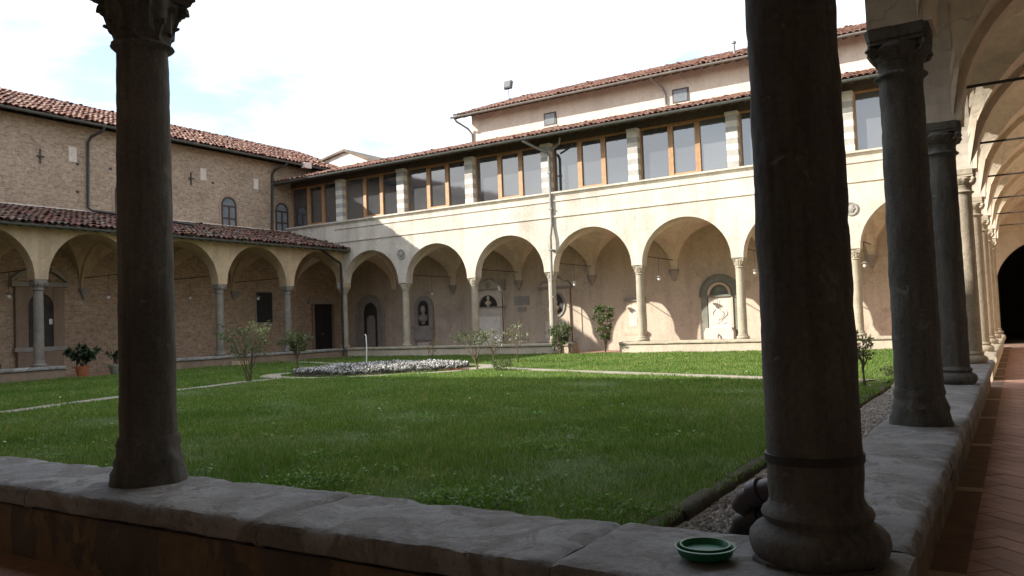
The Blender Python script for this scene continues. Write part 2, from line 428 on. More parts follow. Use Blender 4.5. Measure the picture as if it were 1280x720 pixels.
# ------------------------------------------------------------------ roof tiles
def tile_roof(parent, fn, s0, s1, run, rise, mat, z0, name='roof_tiles', pitch=.205, length=.36, lo=0., sub='roof_deck', deck=True):
    """barrel tiles: s along the eave, u from the eave (0) up the slope to run; fn(s,u,z)"""
    if deck:
        mb = MB(); v = [fn(s, u, z) for z in (-.10, -.02) for s, u, z in ((s0, 0, z0+z), (s1, 0, z0+z), (s1, run, z0+rise+z), (s0, run, z0+rise+z))]
        mb.add(v, [(3, 2, 1, 0), (4, 5, 6, 7), (0, 1, 5, 4), (1, 2, 6, 5), (2, 3, 7, 6), (3, 0, 4, 7)])
        mb.build(sub, 'wood', parent)
    L = math.hypot(run, rise); su, sz = run/L, rise/L
    nc = max(1, int((s1-s0)/pitch)); nr = max(1, int(L/length+.99))
    vs, fs = [], []
    ar = [math.pi*k/5 for k in range(6)]
    for i in range(nc):
        wob = random.uniform(-.03, .03)
        for kind in (0, 1):
            for j in range(nr):
                sc_ = s0+(i+.5+(.5 if kind else 0))*(s1-s0)/nc+wob+random.uniform(-.014, .014)
                if kind and i == nc-1: continue
                d0 = j*length+random.uniform(-.045, .045)-.07; d1 = min(d0+length*1.22, L+.02)
                lift = random.uniform(0, .018)+(random.uniform(.01, .05) if random.random() < .05 else 0); tw = random.uniform(-.022, .022)
                r0, r1 = (.098, .080) if not kind else (.086, .098)
                base = len(vs)
                for (d, r, ds, h) in ((d0, r0, 0, .028+lift), (d1, r1, tw, .006)):
                    for t in ar:
                        if not kind: hh = h+math.sin(t)*r*.72
                        else: hh = h*.5-math.sin(t)*r*.45-.004
                        vs.append(fn(sc_+ds+math.cos(t)*r, d*su-hh*sz, z0+d*sz+hh*su))
                fs += [(base+k, base+k+1, base+7+k, base+6+k) for k in range(5)]
                if not kind:
                    # thickness at the lower lip
                    b2 = len(vs)
                    for t in ar:
                        hh = .028+lift+math.sin(t)*(r0-.02)*.72
                        vs.append(fn(sc_+math.cos(t)*(r0-.018), d0*su-hh*sz, z0+d0*sz+hh*su))
                    fs += [(base+k+1, base+k, b2+k, b2+k+1) for k in range(5)]
    off = world_off(parent)
    me = fast_mesh(name, np.array(vs)-np.array(off), np.array(fs), mat)
    o = bpy.data.objects.new(name, me); C.objects.link(o); o.parent = parent; o['kind'] = 'stuff'
    return o

def rafters(parent, fn, s0, s1, step, u0, u1, z0, slope, w=.035, h=.06, mat='wood'):
    mb = MB(); n = int((s1-s0)/step)
    for i in range(n+1):
        s = s0+(s1-s0)*i/n
        v = [fn(s+a, u, z0+slope*u+b) for b in (-h-.1, -.102) for u in (u0, u1) for a in (-w, w)]
        mb.add(v, [(0, 2, 3, 1), (4, 5, 7, 6), (0, 1, 5, 4), (2, 6, 7, 3), (0, 4, 6, 2), (1, 3, 7, 5)])
    o = mb.build('rafters', mat, parent); o['kind'] = 'stuff'; return o

def half_gutter(parent, p0, p1, r=.07, mat='gutter', out=(0, -1, 0)):
    p0, p1, out = Vector(p0), Vector(p1), Vector(out); upv = Vector((0, 0, 1)); mb = MB()
    rows = []
    n = 7
    for p in (p0, p1):
        o_ = [p+out*(-math.cos(math.pi*k/n))*r-upv*math.sin(math.pi*k/n)*r for k in range(n+1)]
        i_ = [p+out*(-math.cos(math.pi*k/n))*(r-.008)-upv*math.sin(math.pi*k/n)*(r-.008) for k in range(n, -1, -1)]
        rows.append(o_+i_+[o_[0]])
    mb.grid(rows)
    return mb.build('gutter', mat, parent)

# ------------------------------------------------------------------ the ground
g = MB().add([(-300, -300, -.06), (300, -300, -.06), (300, 300, -.06), (-300, 300, -.06)], [(0, 1, 2, 3)]).build('ground', 'earth'); tag(g, 'bare earth under and around the cloister', kind='structure')

# ------------------------------------------------------------------ FAR WING (arcade, glazed loggia)
far = thing('cloister_wing', 'sunlit cream two storey wing with round arches and glazed loggia', 'building', (-13.5, 28.9, 0))
MB().prism(arcade_outline(FAR_X, XL-.22, RX1, 6.2), far_fn, 0, FY1-FY0).build('arcade_wall', 'cream', far)
B(LB, FY0+.002, 5.06, XL-.22, FY1, 6.198).build('wall', 'cream', far)
B(LB, FB, -.05, RX0-.002, FB+.35, 5.6).build('back_wall', 'tan', far)
for i in range(7):
    vault_mesh(FAR_X[i+1]+.12, FAR_X[i]-.12, FY1-.04, FB+.01, CAP, 1.69).build('vault', 'vault', far)
vault_mesh(LB-.01, XL-.12, FY1-.04, FB+.01, CAP, 1.69).build('vault', 'vault', far)
# mouldings
def moulding(z0, z1, pr, x0=XL-.24, x1=RX1-.02):
    MB().prism([(0, z0), (-pr, z0+(z1-z0)*.35), (-pr, z1-.01), (0, z1)], lambda a, b, t: (t, FY0+.002+a, b), x0, x1).build('string_course', 'cream', far)
moulding(5.24, 5.36, .05); moulding(5.86, 5.96, .045)
MB().prism([(0, 6.10), (-.06, 6.16), (-.11, 6.20), (-.11, 6.26), (.5, 6.30), (.5, 6.10)], lambda a, b, t: (t, FY0-.002+a, b), LB, RX1-.01).build('loggia_sill', 'cream', far)
# loggia
bandL = MB().box(-.20, -.21, 0, .20, .21, .198).mesh('stone_block', 'bandlight'); bandD = MB().box(-.197, -.207, 0, .197, .207, .198).mesh('stone_block', 'banddark')
px = [XL] + FAR_X[:-1][::-1]
for k, x in enumerate(px):
    cap = B(x-.215, FY0+.04, 8.10, x+.215, FY0+.50, 8.22).build('pillar', 'bandlight', far)
    for j in range(9):
        link('stone_block', bandL if (j+k) % 2 == 0 else bandD, cap, (x, FY0+.27, 6.30+.2*j))
B(LB, FY0+.30, 8.221, RX1, FY0+.5, 8.62).build('beam', 'wood', far)
B(LB, FY1+.01, 6.0, RB, FB, 6.12).build('loggia_floor', 'tan', far)
B(LB, FB+.02, 5.6, -21.4, FB+.34, 9.6).build('loggia_back_wall', 'tan', far)
spans = [(LB+.05, XL-.2)] + [(FAR_X[i+1]+.2, FAR_X[i]-.2) for i in range(6, -1, -1)]
for si, (a, b) in enumerate(spans):
    w = b-a; yw = FY0+.36; zb, zt = 6.30, 8.20
    fr = MB()
    fr.box(a, yw-.05, zt-.045, b, yw+.05, zt+.02); fr.box(a, yw-.05, zb, b, yw+.05, zb+.035)
    fr.box(a, yw-.05, zb+.035, a+.05, yw+.05, zt-.045); fr.box(b-.05, yw-.05, zb+.035, b, yw+.05, zt-.045)
    win = fr.build('window', 'frame', far)
    cuts = [a+w*.36, a+w*.665]
    for cx in cuts:
        for dx in (-.048, .048):
            B(cx+dx-.045, yw-.062-.01*(dx > 0), zb+.036, cx+dx+.045, yw+.045, zt-.046).build('mullion', 'frame', win)
    edges = [a+.05, cuts[0]-.093, cuts[0]+.093, cuts[1]-.093, cuts[1]+.093, b-.05]
    for q in range(3):
        x0, x1 = edges[2*q], edges[2*q+1]
        tilt = random.uniform(-.006, .006)
        MB().add([(x0, yw+tilt, zb+.035), (x1, yw-tilt, zb+.035), (x1, yw-tilt*.4, zt-.045), (x0, yw+tilt*.4, zt-.045),
                  (x0, yw+.02+tilt, zb+.035), (x1, yw+.02-tilt, zb+.035), (x1, yw+.02, zt-.045), (x0, yw+.02, zt-.045)],
                 [(0, 1, 2, 3), (7, 6, 5, 4), (0, 4, 5, 1), (3, 2, 6, 7), (0, 3, 7, 4), (1, 5, 6, 2)]).build('pane', 'glass', win)
        if q == 1:
            B(x0, yw-.06, zb+.036, x1, yw-.008, zb+.10).build('casement_rail', 'frame', win)
            B(x0, yw-.06, zt-.095, x1, yw-.008, zt-.047).build('casement_rail', 'frame', win)
# loggia roof
froof = lambda s, u, z: (s, 26.28+u, z)
tile_roof(far, froof, LB-.1, 3.2, 4.64, 1.40, 'tile', 8.36)
rafters(far, froof, LB+.1, 3, .46, .05, 1.2, 8.36, .302)
half_gutter(far, (LB+.1, 26.22, 8.33), (3.2, 26.22, 8.33), .075)
# downpipes of the far wing
def pipe(parent, pts, r=.05, mat='pipe', name='downpipe'):
    return MB().tube(pts, r, 10).build(name, mat, parent)
dp = pipe(far, [(-15.75, 26.24, 8.36), (-15.74, 26.26, 8.25), (-15.45, 26.75, 8.02), (-15.12, 26.99, 7.85), (-15.04, 27.02, 7.7), (-15.04, 27.02, 5.0), (-15.06, 26.92, 4.5), (-15.08, 26.90, .15)], .055)
for z in (7.0, 5.6, 4.0, 2.2, .9):
    B(-15.13, 26.84 if z < 4.6 else 26.95, z, -14.97, 27.09, z+.04).build('bracket', 'pipe', dp)
pipe(far, [(-14.5, 26.95, 8.3), (-14.55, 27.0, 8.1), (-14.85, 27.05, 7.95), (-14.98, 27.06, 7.9)], .04)
pipe(far, [(-26.0, 25.75, 4.82), (-26.0, 26.3, 4.55), (-26.02, 26.86, 4.3), (-26.05, 26.93, 4.0), (-26.05, 26.93, .1)], .055, 'darkpipe')
# roundels between the arches
for x in (FAR_X[1], FAR_X[6]):
    rd = MB().lathe([(.17, 0), (.20, -.02), (.215, -.045), (.19, -.05), (.165, -.03), (.02, -.028)], 24, (x, FY0, 4.46), axis='Y').build('roundel', 'greystone', far)
    MB().lathe([(.12, 0), (.11, -.03), (.05, -.05), (.005, -.052)], 12, (x, FY0-.028, 4.46), mod=lambda a, z: 1+.18*math.cos(5*a), axis='Y').build('emblem', 'greystone', rd)
# corbels and tie rods
corbel_me = MB().lathe([(.03, -.46), (.055, -.44), (.045, -.41), (.07, -.36), (.12, -.27), (.15, -.2), (.16, -.17), (.2, -.12), (.21, -.06), (.21, -.01)], 12).mesh('corbel', 'greystone')
for x in FAR_X[1:7]:
    link('corbel', corbel_me, far, (x, FB-.04, CAP))
    MB().tube([(x, FY1-.05, 3.57), (x, FB+.02, 3.57)], .016, 6).build('tie_rod', 'iron', far)

# ------------------------------------------------------------------ UPPER BUILDING behind the loggia
ub = thing('upper_building', 'pale pink upper storey with tiled roof rising behind the loggia', 'building', (-9, 33, 0))
B(-21.27, 30.9, 5.65, 8, 41, 11.25).build('wall', 'upper', ub)
uroof = lambda s, u, z: (s, 30.1+u, z)
tile_roof(ub, uroof, -21.75, 9, 6., 2.2, 'tile', 10.98)
tile_roof(ub, lambda s, u, z: (s, 42.1-u, z), -21.75, 9, 6., 2.2, 'tile', 10.98, pitch=.6, length=1.2)
rafters(ub, uroof, -21.6, 8.8, .42, .03, .9, 10.98, .366)
half_gutter(ub, (-21.85, 30.04, 10.95), (9, 30.04, 10.95), .075, 'pipe')
MB().prism([(30.9, 11.25), (41, 11.25), (36.1, 13.05)], lambda a, b, t: (t, a, b), -21.25, -21.1).build('gable', 'upper', ub)
for (x0, x1, z0, z1) in ((-17.36, -16.74, 9.92, 10.52), (-11.37, -10.68, 9.86, 10.46)):
    w = B(x0, 30.86, z0, x1, 30.92, z1).build('window', 'darkframe', ub)
    B(x0+.07, 30.845, z0+.07, x1-.07, 30.858, z1-.07).build('pane', 'oldglass', w)
    B(x0-.05, 30.82, z0-.06, x1+.05, 30.898, z0-.001).build('sill', 'upper', w)
pipe(ub, [(-11.95, 30.06, 10.95), (-11.95, 30.2, 10.8), (-11.72, 30.7, 10.6), (-11.65, 30.82, 10.4), (-11.65, 30.82, 9.9)], .05)
pipe(ub, [(-21.7, 30.06, 10.95), (-21.65, 30.2, 10.75), (-21.35, 30.7, 10.45), (-21.22, 30.83, 10.2), (-21.22, 30.83, 9.8)], .05)
vt = MB().lathe([(.05, 0), (.05, .62), (.10, .64), (.10, .70), (.03, .76)], 10, (-9.27, 32.6, 11.75)).build('roof_vent', 'pipe'); tag(vt, 'thin vent pipe with cap on the upper roof', 'vent')
fl = thing('floodlight', 'small square floodlight on a thin pole above the upper roof', 'floodlight', (-20.46, 33, 12.1))
MB().tube([(-20.46, 33, 12.05), (-20.46, 33, 12.75)], .018, 6).build('pole', 'iron', fl)
MB().obox((-20.46, 32.98, 12.90), (.21, 0, 0), (0, .07, -.02), (0, .05, .19)).build('housing', 'iron', fl)
MB().obox((-20.46, 32.89, 12.92), (.16, 0, 0), (0, .008, -.003), (0, .035, .14)).build('lens', 'oldglass', fl)
dm = thing('roof_dormer', 'small pale gabled roof house above the corner of the two wings', 'dormer', (-29.9, 33, 9))
MB().prism([(-31.9, 9.2), (-28.0, 9.2), (-28.0, 9.95), (-29.75, 10.72), (-31.9, 10.35)], lambda a, b, t: (a, t, b), 31.4, 35).build('wall', 'white', dm)
MB().prism([(-27.75, 9.84), (-29.75, 10.72), (-32.1, 10.32), (-32.1, 10.42), (-29.75, 10.84), (-27.7, 9.94)], lambda a, b, t: (a, t, b), 31.2, 35.2).build('roof', 'tileold', dm)

# ------------------------------------------------------------------ LEFT WING (brick building over a lean-to arcade)
lw = thing('brick_wing', 'long brown brick wing with tiled roof above a low arcade', 'building', (-28, 15, 0))
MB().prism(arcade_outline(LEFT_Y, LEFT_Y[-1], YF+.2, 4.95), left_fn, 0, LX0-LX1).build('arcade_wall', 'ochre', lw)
MB().box(LB-.5, -9, -.05, LB, FB, 9.35).build('brick_wall', 'brick', lw)
B(-39, -9, -.05, LB-.501, 32, 9.35).build('rear_block', 'brick', lw)
MB().prism([(-29.75, 9.35), (-39, 9.35), (-34.2, 11.3)], lambda a, b, t: (a, t, b), -9, 32).build('gable', 'brick', lw)
for i in range(7):
    vault_mesh(LB-.01, LX1+.04, LEFT_Y[i+1]+.12, LEFT_Y[i]-.12, CAP, 1.69).build('vault', 'ochre', lw)
lroof = lambda s, u, z: (-25.66-u, s, z)
tile_roof(lw, lroof, 2.2, FY0-.02, 4.05, 1.10, 'tileold', 4.93)
half_gutter(lw, (-25.6, 2.2, 4.87), (-25.6, FY0-.05, 4.87), .07, 'gutter', (1, 0, 0))
rafters(lw, lroof, 2.3, 27, .4, .04, .5, 4.93, .27)
MB().prism([(LB-.01, 6.0), (LB+.05, 6.0), (LB+.05, 6.10), (LB-.01, 6.14)], lambda a, b, t: (a, t, b), 2.2, FY0-.02).build('flashing', 'blocked', lw)
luroof = lambda s, u, z: (-29.08-u, s, z)
tile_roof(lw, luroof, -9, 32.2, 5.2, 2.05, 'tile', 9.42)
tile_roof(lw, lambda s, u, z: (-39.5+u, s, z), -9, 32.2, 5.2, 2.05, 'tile', 9.42, pitch=.6, length=1.2)
half_gutter(lw, (-29.02, -9, 9.36), (-29.02, 29.2, 9.36), .075, 'gutter', (1, 0, 0))
rafters(lw, luroof, -8.8, 29, .45, .03, .62, 9.42, .39)
for y in LEFT_Y[1:7]:
    link('corbel', corbel_me, lw, (LB+.04, y, CAP))
    MB().tube([(LX1+.05, y, 3.57), (LB-.02, y, 3.57)], .016, 6).build('tie_rod', 'iron', lw)
def arch_poly(c, z0, zs, hw, seg=14, rise=None):
    rise = rise or hw
    return [(c-hw, z0)] + [(c-hw*math.cos(math.pi*i/seg), zs+rise*math.sin(math.pi*i/seg)) for i in range(seg+1)] + [(c+hw, z0)]
def arch_ring(c, z0, zs, hi, ho, seg=14):
    i_ = arch_poly(c, z0, zs, hi, seg); o_ = arch_poly(c, z0, zs, ho, seg); return o_+i_[::-1]
lwall = lambda s, z, t: (LB+t, s, z)
fwall = lambda s, z, t: (s, FB-t, z)
for (yc, z0, zt, hw) in ((23.72, 6.02, 7.42, .40), (26.78, 6.08, 7.47, .39), (18.75, 6.12, 7.42, .40)):
    fr = MB().prism(arch_ring(yc, z0, zt-hw, hw-.07, hw+.001), lwall, -.02, .04)
    win = fr.build('window', 'darkframe', lw)
    MB().prism(arch_ring(yc, z0-.02, zt-hw, hw+.005, hw+.13), lwall, -.02, .014).build('arch_surround', 'redbrick', win)
    MB().prism(arch_poly(yc, z0, zt-hw, hw-.071), lwall, .002, .012).build('pane', 'oldglass', win)
    zs_ = zt-hw
    MB().obox((LB+.025, yc, (z0+zs_)/2), (.015, 0, 0), (0, .035, 0), (0, 0, (zs_-z0)/2)).build('mullion', 'darkframe', win)
    for z in (zs_-.03, z0+.42): B(LB+.008, yc-hw+.072, z-.035, LB+.036, yc+hw-.072, z+.03).build('glazing_bar', 'darkframe', win)
for (y, z0, z1, h) in ((16.7, 7.93, 8.49, .15), (22.42, 7.99, 8.51, .15), (25.28, 7.95, 8.44, .13)):
    B(LB-.02, y-h, z0, LB+.012, y+h, z1).build('blocked_opening', 'blocked', lw)
for y, z in ((15.5, 7.95), (21.78, 7.98)):
    MB().obox((LB+.035, y, z), (.018, 0, 0), (0, .022, 0), (0, 0, .27)).obox((LB+.05, y, z), (.016, 0, 0), (0, .13, 0), (0, 0, .025)).build('wall_anchor', 'iron', lw)
for y, z in ((16.88, 7.87), (18.18, 7.88), (22.91, 7.93), (16.87, 6.81), (14.1, 8.0), (20.2, 7.2)):
    B(LB-.02, y-.06, z-.05, LB+.006, y+.06, z+.05).build('putlog_hole', 'shadestone', lw)  # flush dark block, hole depth shown by painted shade
pipe(lw, [(-29.02, 17.55, 9.3), (-29.05, 17.52, 9.15), (-29.5, 17.3, 8.95), (-29.62, 17.25, 8.75), (-29.62, 17.22, 6.25), (-29.5, 17.3, 6.12), (-28.6, 18.6, 5.93), (-27.4, 20.2, 5.62)], .05, 'darkpipe')
pipe(lw, [(-29.02, 26.6, 9.3), (-29.05, 26.55, 9.2), (-29.5, 26.3, 9.0), (-29.62, 26.22, 8.8), (-29.62, 26.1, 6.0)], .055, 'darkpipe')
# corner lamp box on the brick wall under the eave
fx = thing('wall_floodlight', 'pale boxy floodlight under the eave where brick wing meets loggia', 'floodlight', (-29.0, 27.7, 9.0))
MB().obox((-28.95, 27.75, 9.32), (.12, .0, 0), (0, .22, 0), (0, 0, .13)).build('housing', 'blocked', fx)
MB().tube([(-29.68, 27.75, 9.28), (-28.95, 27.75, 9.28)], .02, 6).build('arm', 'iron', fx)

# ------------------------------------------------------------------ RIGHT AND NEAR WINGS (the photographer stands in their corner)
rw = thing('right_wing', 'vaulted right hand wing whose gallery recedes to a dark archway', 'building', (1.2, 14, 0))
MB().prism(arcade_outline(RIGHT_Y, RIGHT_Y[0]-.2, YF+.2, 6.2), right_fn, 0, RX1-RX0).build('arcade_wall', 'cream', rw)
B(RB, NB-.3, -.05, RB+.35, 36, 9.2).build('back_wall', 'vault', rw)
for i in range(7): vault_mesh(RX1-.04, RB+.01, RIGHT_Y[i]+.2, RIGHT_Y[i+1]-.2, CAP, 1.66).build('vault', 'vault', rw)
vault_mesh(RX1-.04, RB+.01, NB-.01, RIGHT_Y[0]-.2, CAP, 1.66).build('vault', 'vault', rw)
vault_mesh(RX1-.04, RB+.01, RIGHT_Y[7]+.2, FB+.01, CAP, 1.66).build('vault', 'vault', rw)
def transverse(parent, c, ro, along, w, rise=1.6, fn=None):
    """band arch across a gallery: centre c and half span ro, at position along, half width w"""
    seg = 24; ri = ro-.05
    pts = [(c-(ro+.2)*math.cos(math.pi*i/seg), CAP+(rise+.3)*math.sin(math.pi*i/seg)) for i in range(seg+1)] + \
          [(c+ri*math.cos(math.pi*i/seg), CAP-.01+rise*math.sin(math.pi*i/seg)) for i in range(seg+1)]
    MB().prism(pts, fn, along-w, along+w).build('transverse_arch', 'vault' if parent is not lw else 'ochre', parent)
for y in RIGHT_Y: transverse(rw, (RX1+RB)/2, (RB-RX1)/2, y, .205, 1.58, lambda a, b, t: (a, t, b))
transverse(lw, (LX1+LB)/2, (LX1-LB)/2, 27.36, .19, 1.66, lambda a, b, t: (a, t, b))
transverse(far, (FY1+FB)/2, (FB-FY1)/2, -.61, .16, 1.60, lambda a, b, t: (t, a, b))
for x in FAR_X[1:]: transverse(far, (FY1+FB)/2, (FB-FY1)/2, x, .125, 1.66, lambda a, b, t: (t, a, b))
for y in LEFT_Y[1:]: transverse(lw, (LX1+LB)/2, (LX1-LB)/2, y, .125, 1.66, lambda a, b, t: (a, t, b))
for y in RIGHT_Y[1:]:
    MB().tube([(RX1-.02, y, 3.57), (RB+.02, y, 3.57)], .017, 6).build('tie_rod', 'iron', rw)
    link('corbel', corbel_me, rw, (RB-.04, y, CAP))
# far end: wall with the dark archway into an unlit passage
c_, hw_, zs_ = 1.2, 1.78, 1.9
pts = [(RX0-.0, 5.6), (RX0-.0, -.05), (c_-hw_, -.05)] + [(c_-hw_*math.cos(math.pi*i/24), zs_+1.55*math.sin(math.pi*i/24)) for i in range(25)] + [(c_+hw_-.001, -.05), (RB+.005, -.05), (RB+.005, 5.6)]
MB().prism(pts, lambda a, b, t: (a, t, b), FB, FB+.34).build('end_wall', 'vault', rw)
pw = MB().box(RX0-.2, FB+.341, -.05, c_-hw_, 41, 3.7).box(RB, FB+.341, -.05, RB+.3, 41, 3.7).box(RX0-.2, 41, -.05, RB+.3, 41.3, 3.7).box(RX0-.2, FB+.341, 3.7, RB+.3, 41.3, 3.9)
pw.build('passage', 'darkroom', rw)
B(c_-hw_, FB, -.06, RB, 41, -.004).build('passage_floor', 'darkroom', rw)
B(RX0, 3.0, 6.201, RX1, FY0-1, 8.3).build('upper_wall', 'cream', rw)
tile_roof(rw, lambda s, u, z: (-1.7+u, s, z), 3.3, 27, 5.5, 1.7, 'tile', 8.4, pitch=.4, length=.8)
nw = thing('near_wing', 'near wing with the low parapet the photograph is taken over', 'building', (-13, 1, 0))
MB().prism(arcade_outline(NEAR_X, XL, XR+.2, 6.2), near_fn, 0, NY0-NY1).build('arcade_wall', 'cream', nw)
B(-29.6, NB-.35, -.05, RB, NB, 9.2).build('back_wall', 'tan', nw)
for i in range(7): vault_mesh(NEAR_X[i+1]+.12, NEAR_X[i]-.12, NB-.01, NY1+.04, CAP, 1.69).build('vault', 'vault', nw)
for x in NEAR_X: transverse(nw, (NY1+NB)/2, (NY1-NB)/2, x+(.02 if x > -1 else 0), .15, 1.62, lambda a, b, t: (t, a, b))
B(XL, NY1, 6.201, XR+.2, NY0, 8.55).build('upper_wall', 'cream', nw)
tile_roof(nw, lambda s, u, z: (s, 3.86-u, z), -29, 3.2, 5, 1.6, 'tile', 8.50, pitch=.4, length=.8)
B(-29, -1.2, 9.9, 3.2, -1.0, 10.0).build('ridge', 'tileold', nw)

# ------------------------------------------------------------------ floors
gf = B(RX1-.05, -.8, -.05, RB, FB, -.006).build('gallery_floor', 'joint'); tag(gf, 'terracotta paved floor of the gallery', kind='structure')
nf = B(-29.7, NB, -.05, RX1-.051, NY1+.1, -.006).build('gallery_floor', 'floorfar'); tag(nf, 'paved floor of the near gallery', kind='structure')
ff = B(-29.7, FY1-.2, -.05, RX1-.051, FB, .0).build('gallery_floor', 'floorfar'); tag(ff, 'paved floor of the far gallery', kind='structure')
lf = B(LB, NY1+.101, -.05, LX1+.2, FY1-.201, .0).build('gallery_floor', 'floorfar'); tag(lf, 'paved floor of the left gallery', kind='structure')
bl, bw = .30, .148
bk = MB().box(-bl/2+.004, -bw/2+.004, -.03, bl/2-.004, bw/2-.004, 0).mesh('brick', 'floorbrick')
cells = []
for i in range(-150, 150):                      # herringbone lattice: laid brick where k is 0, standing brick where k is 3
    for j in range(-150, 150):
        k = (i-j) % 4
        if k == 0: cells.append(((i+1)*bw, (j+.5)*bw, 0))
        elif k == 3: cells.append(((i+.5)*bw, (j+1)*bw, math.pi/2))
ca, sa = math.cos(R(45)), math.sin(R(45))
vis = []; restv, restf = [], []
for hx, hy, a in cells:
    x, y = hx*ca-hy*sa+.9, hx*sa+hy*ca+9.
    if not (-.37 < x < 2.85 and -.6 < y < 27.2): continue
    if -.36 < x: vis.append((x, y, a+R(45)))
vis.sort(key=lambda t: (t[0]-0.)**2*6+(max(0, t[1]-3.8)+max(0, 3.8-t[1])*4)**2*.25)
for q, (x, y, a) in enumerate(vis):
    if q < 290: link('brick', bk, gf, (x, y, random.uniform(-.002, .001)), (random.uniform(-.004, .004), random.uniform(-.004, .004), a))
    else:
        c_, s_ = math.cos(a), math.sin(a); n0 = len(restv); hz = random.uniform(-.003, .001)
        for z in (-.03, hz):
            for u, v in ((-1, -1), (1, -1), (1, 1), (-1, 1)):
                du, dv = u*(bl/2-.004), v*(bw/2-.004); restv.append((x+du*c_-dv*s_, y+du*s_+dv*c_, z))
        restf += [tuple(n0+i for i in f) for f in ((4, 5, 6, 7), (0, 1, 5, 4), (1, 2, 6, 5), (2, 3, 7, 6), (3, 0, 4, 7))]
me = bpy.data.meshes.new('floor_bricks'); me.from_pydata(restv, [], restf); me.materials.append(M['floorfar'])
tag(link('floor_bricks', me, gf), kind='stuff')
# border course along the parapet: long dark tiles with a pale one between them
bt = B(-.425, 0, -.03, -.27, .47, .006).mesh('border_tile', 'floordark'); pt_ = B(-.425, 0, -.03, -.27, .14, .007).mesh('border_tile', 'pale_tile')
y = 2.2
while y < 27:
    for q in range(4): link('border_tile', bt, gf, (0, y, -.001*q)); y += .474
    link('border_tile', pt_, gf, (0, y, 0)); y += .145

# ------------------------------------------------------------------ parapets
def slab_mesh(L, seed, hw=.30, th=.112, res=.035, chips=1.):
    prof = [(-hw+.03, -th), (-hw+.008, -th+.012), (-hw, -th*.6), (-hw+.003, -.028), (-hw+.014, -.008), (-hw+.035, -.001)]
    k = 15
    prof += [(-hw+.035+(2*hw-.07)*i/k, 0) for i in range(1, k)]
    prof += [(-a, b) for a, b in prof[:6][::-1]]
    n = max(4, int(L/res)); rows = []
    for i in range(n+1):
        s = L*i/n; row = []
        e = min(s, L-s); er = .012*max(0, 1-e/.03)
        for a, b in prof:
            p = Vector((s*1.2, a*1.2, seed*7.3))
            d = mnoise.fractal(p*5., .8, 2.1, 6)*.006*chips + mnoise.fractal(p*1.1, 1, 2, 3)*.0035
            ed = mnoise.fractal(Vector((s*7., seed*3.1+(3 if a > 0 else 0), 2)), .8, 2.1, 6)*.011*chips
            edge = min(1, abs(a)/hw)**6
            bb = b+d-er-(.045*max(0, mnoise.noise(Vector((s*6, a*5, seed)))-.12)*edge if b > -.06 else 0)
            row.append((s, a+(ed*edge if b > -th else 0)*(1 if a > 0 else -1), bb))
        rows.append(row)
    mb = MB().grid(rows)
    m = len(prof); n0 = 0
    mb.f += [tuple(range(m))[::-1], tuple(n*m+i for i in range(m))]; mb.sm += [False, False]
    # underside
    mb.f.append((0, m-1, n*m+m-1, n*m)); mb.sm.append(False)
    return mb
def parapet(name, label, horiz, fixed, s0, s1, lens, mat, hw, top, z0=-.05, wallmat='peeling', face=.235, res=.05, chips=1., group='cloister parapets'):
    p = thing(name, label, 'low wall', ((s0+s1)/2, fixed, 0) if horiz else (fixed, (s0+s1)/2, 0), group)
    fh = face
    if horiz: B(s0, fixed-fh, z0, s1, fixed+fh, top-.110).build('wall', wallmat, p)
    else: B(fixed-fh, s0, z0, fixed+fh, s1, top-.110).build('wall', wallmat, p)
    s = s0; i = 0
    while s < s1-.05:
        L = lens[i % len(lens)]; L = min(L, s1-s)
        if s1-s-L < .25: L = s1-s
        me = slab_mesh(L-.006, i*1.7+fixed, hw, res=res, chips=chips).mesh('coping_slab', mat)
        link('coping_slab', me, p, (s+.003, fixed, top+random.uniform(-.003, .003)) if horiz else (fixed, s+.003, top+random.uniform(-.003, .003)), None if horiz else (0, 0, math.pi/2))
        s += L; i += 1
    return p
parapet('parapet', 'low plastered parapet with worn grey coping across the foreground', True, 2.68, -8.4, RX1+.11, [2.05, 1.62, 1.9, 1.45, 1.7], 'coping', .315, SLAB, face=.235, res=.03)
parapet('parapet', 'near stretch of the right gallery parapet carrying the dark columns', False, XR, 2.68+.32, 14.25, [1.9, 1.5, 2.2, 1.7], 'coping', .275, SLAB, face=.20, res=.045)
parapet('parapet', 'far stretch of the right gallery parapet beyond its sunlit gap', False, XR, 15.45, YF-.3, [1.9, 1.5, 2.2, 1.7], 'serena_far', .275, SLAB, wallmat='tan', face=.20, res=.06)
parapet('parapet', 'sunlit parapet under the far arches right of the entrance gap', True, YF, -12.45, RX0-.0, [1.8, 2.1, 1.6], 'serena_far', .27, .445, wallmat='tan', face=.215, res=.1)
parapet('parapet', 'shaded parapet under the far arches left of the entrance gap', True, YF, XL+.32, -14.55, [1.8, 2.1, 1.6], 'serena_far', .27, .445, wallmat='tan', face=.215, res=.1)
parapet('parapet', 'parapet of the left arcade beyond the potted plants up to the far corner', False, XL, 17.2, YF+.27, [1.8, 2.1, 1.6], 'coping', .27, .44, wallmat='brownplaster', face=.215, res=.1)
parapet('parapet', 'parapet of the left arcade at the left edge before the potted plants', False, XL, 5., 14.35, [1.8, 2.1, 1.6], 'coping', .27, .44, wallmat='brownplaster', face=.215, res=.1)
bp = B(-14.53, YF-.3, -.05, -14.36, YF+.22, .40).build('gate_pier', 'redbrick'); tag(bp, 'short reddish pier ending the parapet beside the entrance gap', 'pier')
st_ = MB().prism([(-.28, 0), (.3, 0), (.24, .2), (-.2, .24)], lambda a, b, t: (-25.7+t, 20.9+a, b-.02), -.2, .2).build('stone_block', 'ochre'); tag(st_, 'pale stone block lying against the left parapet', 'stone')

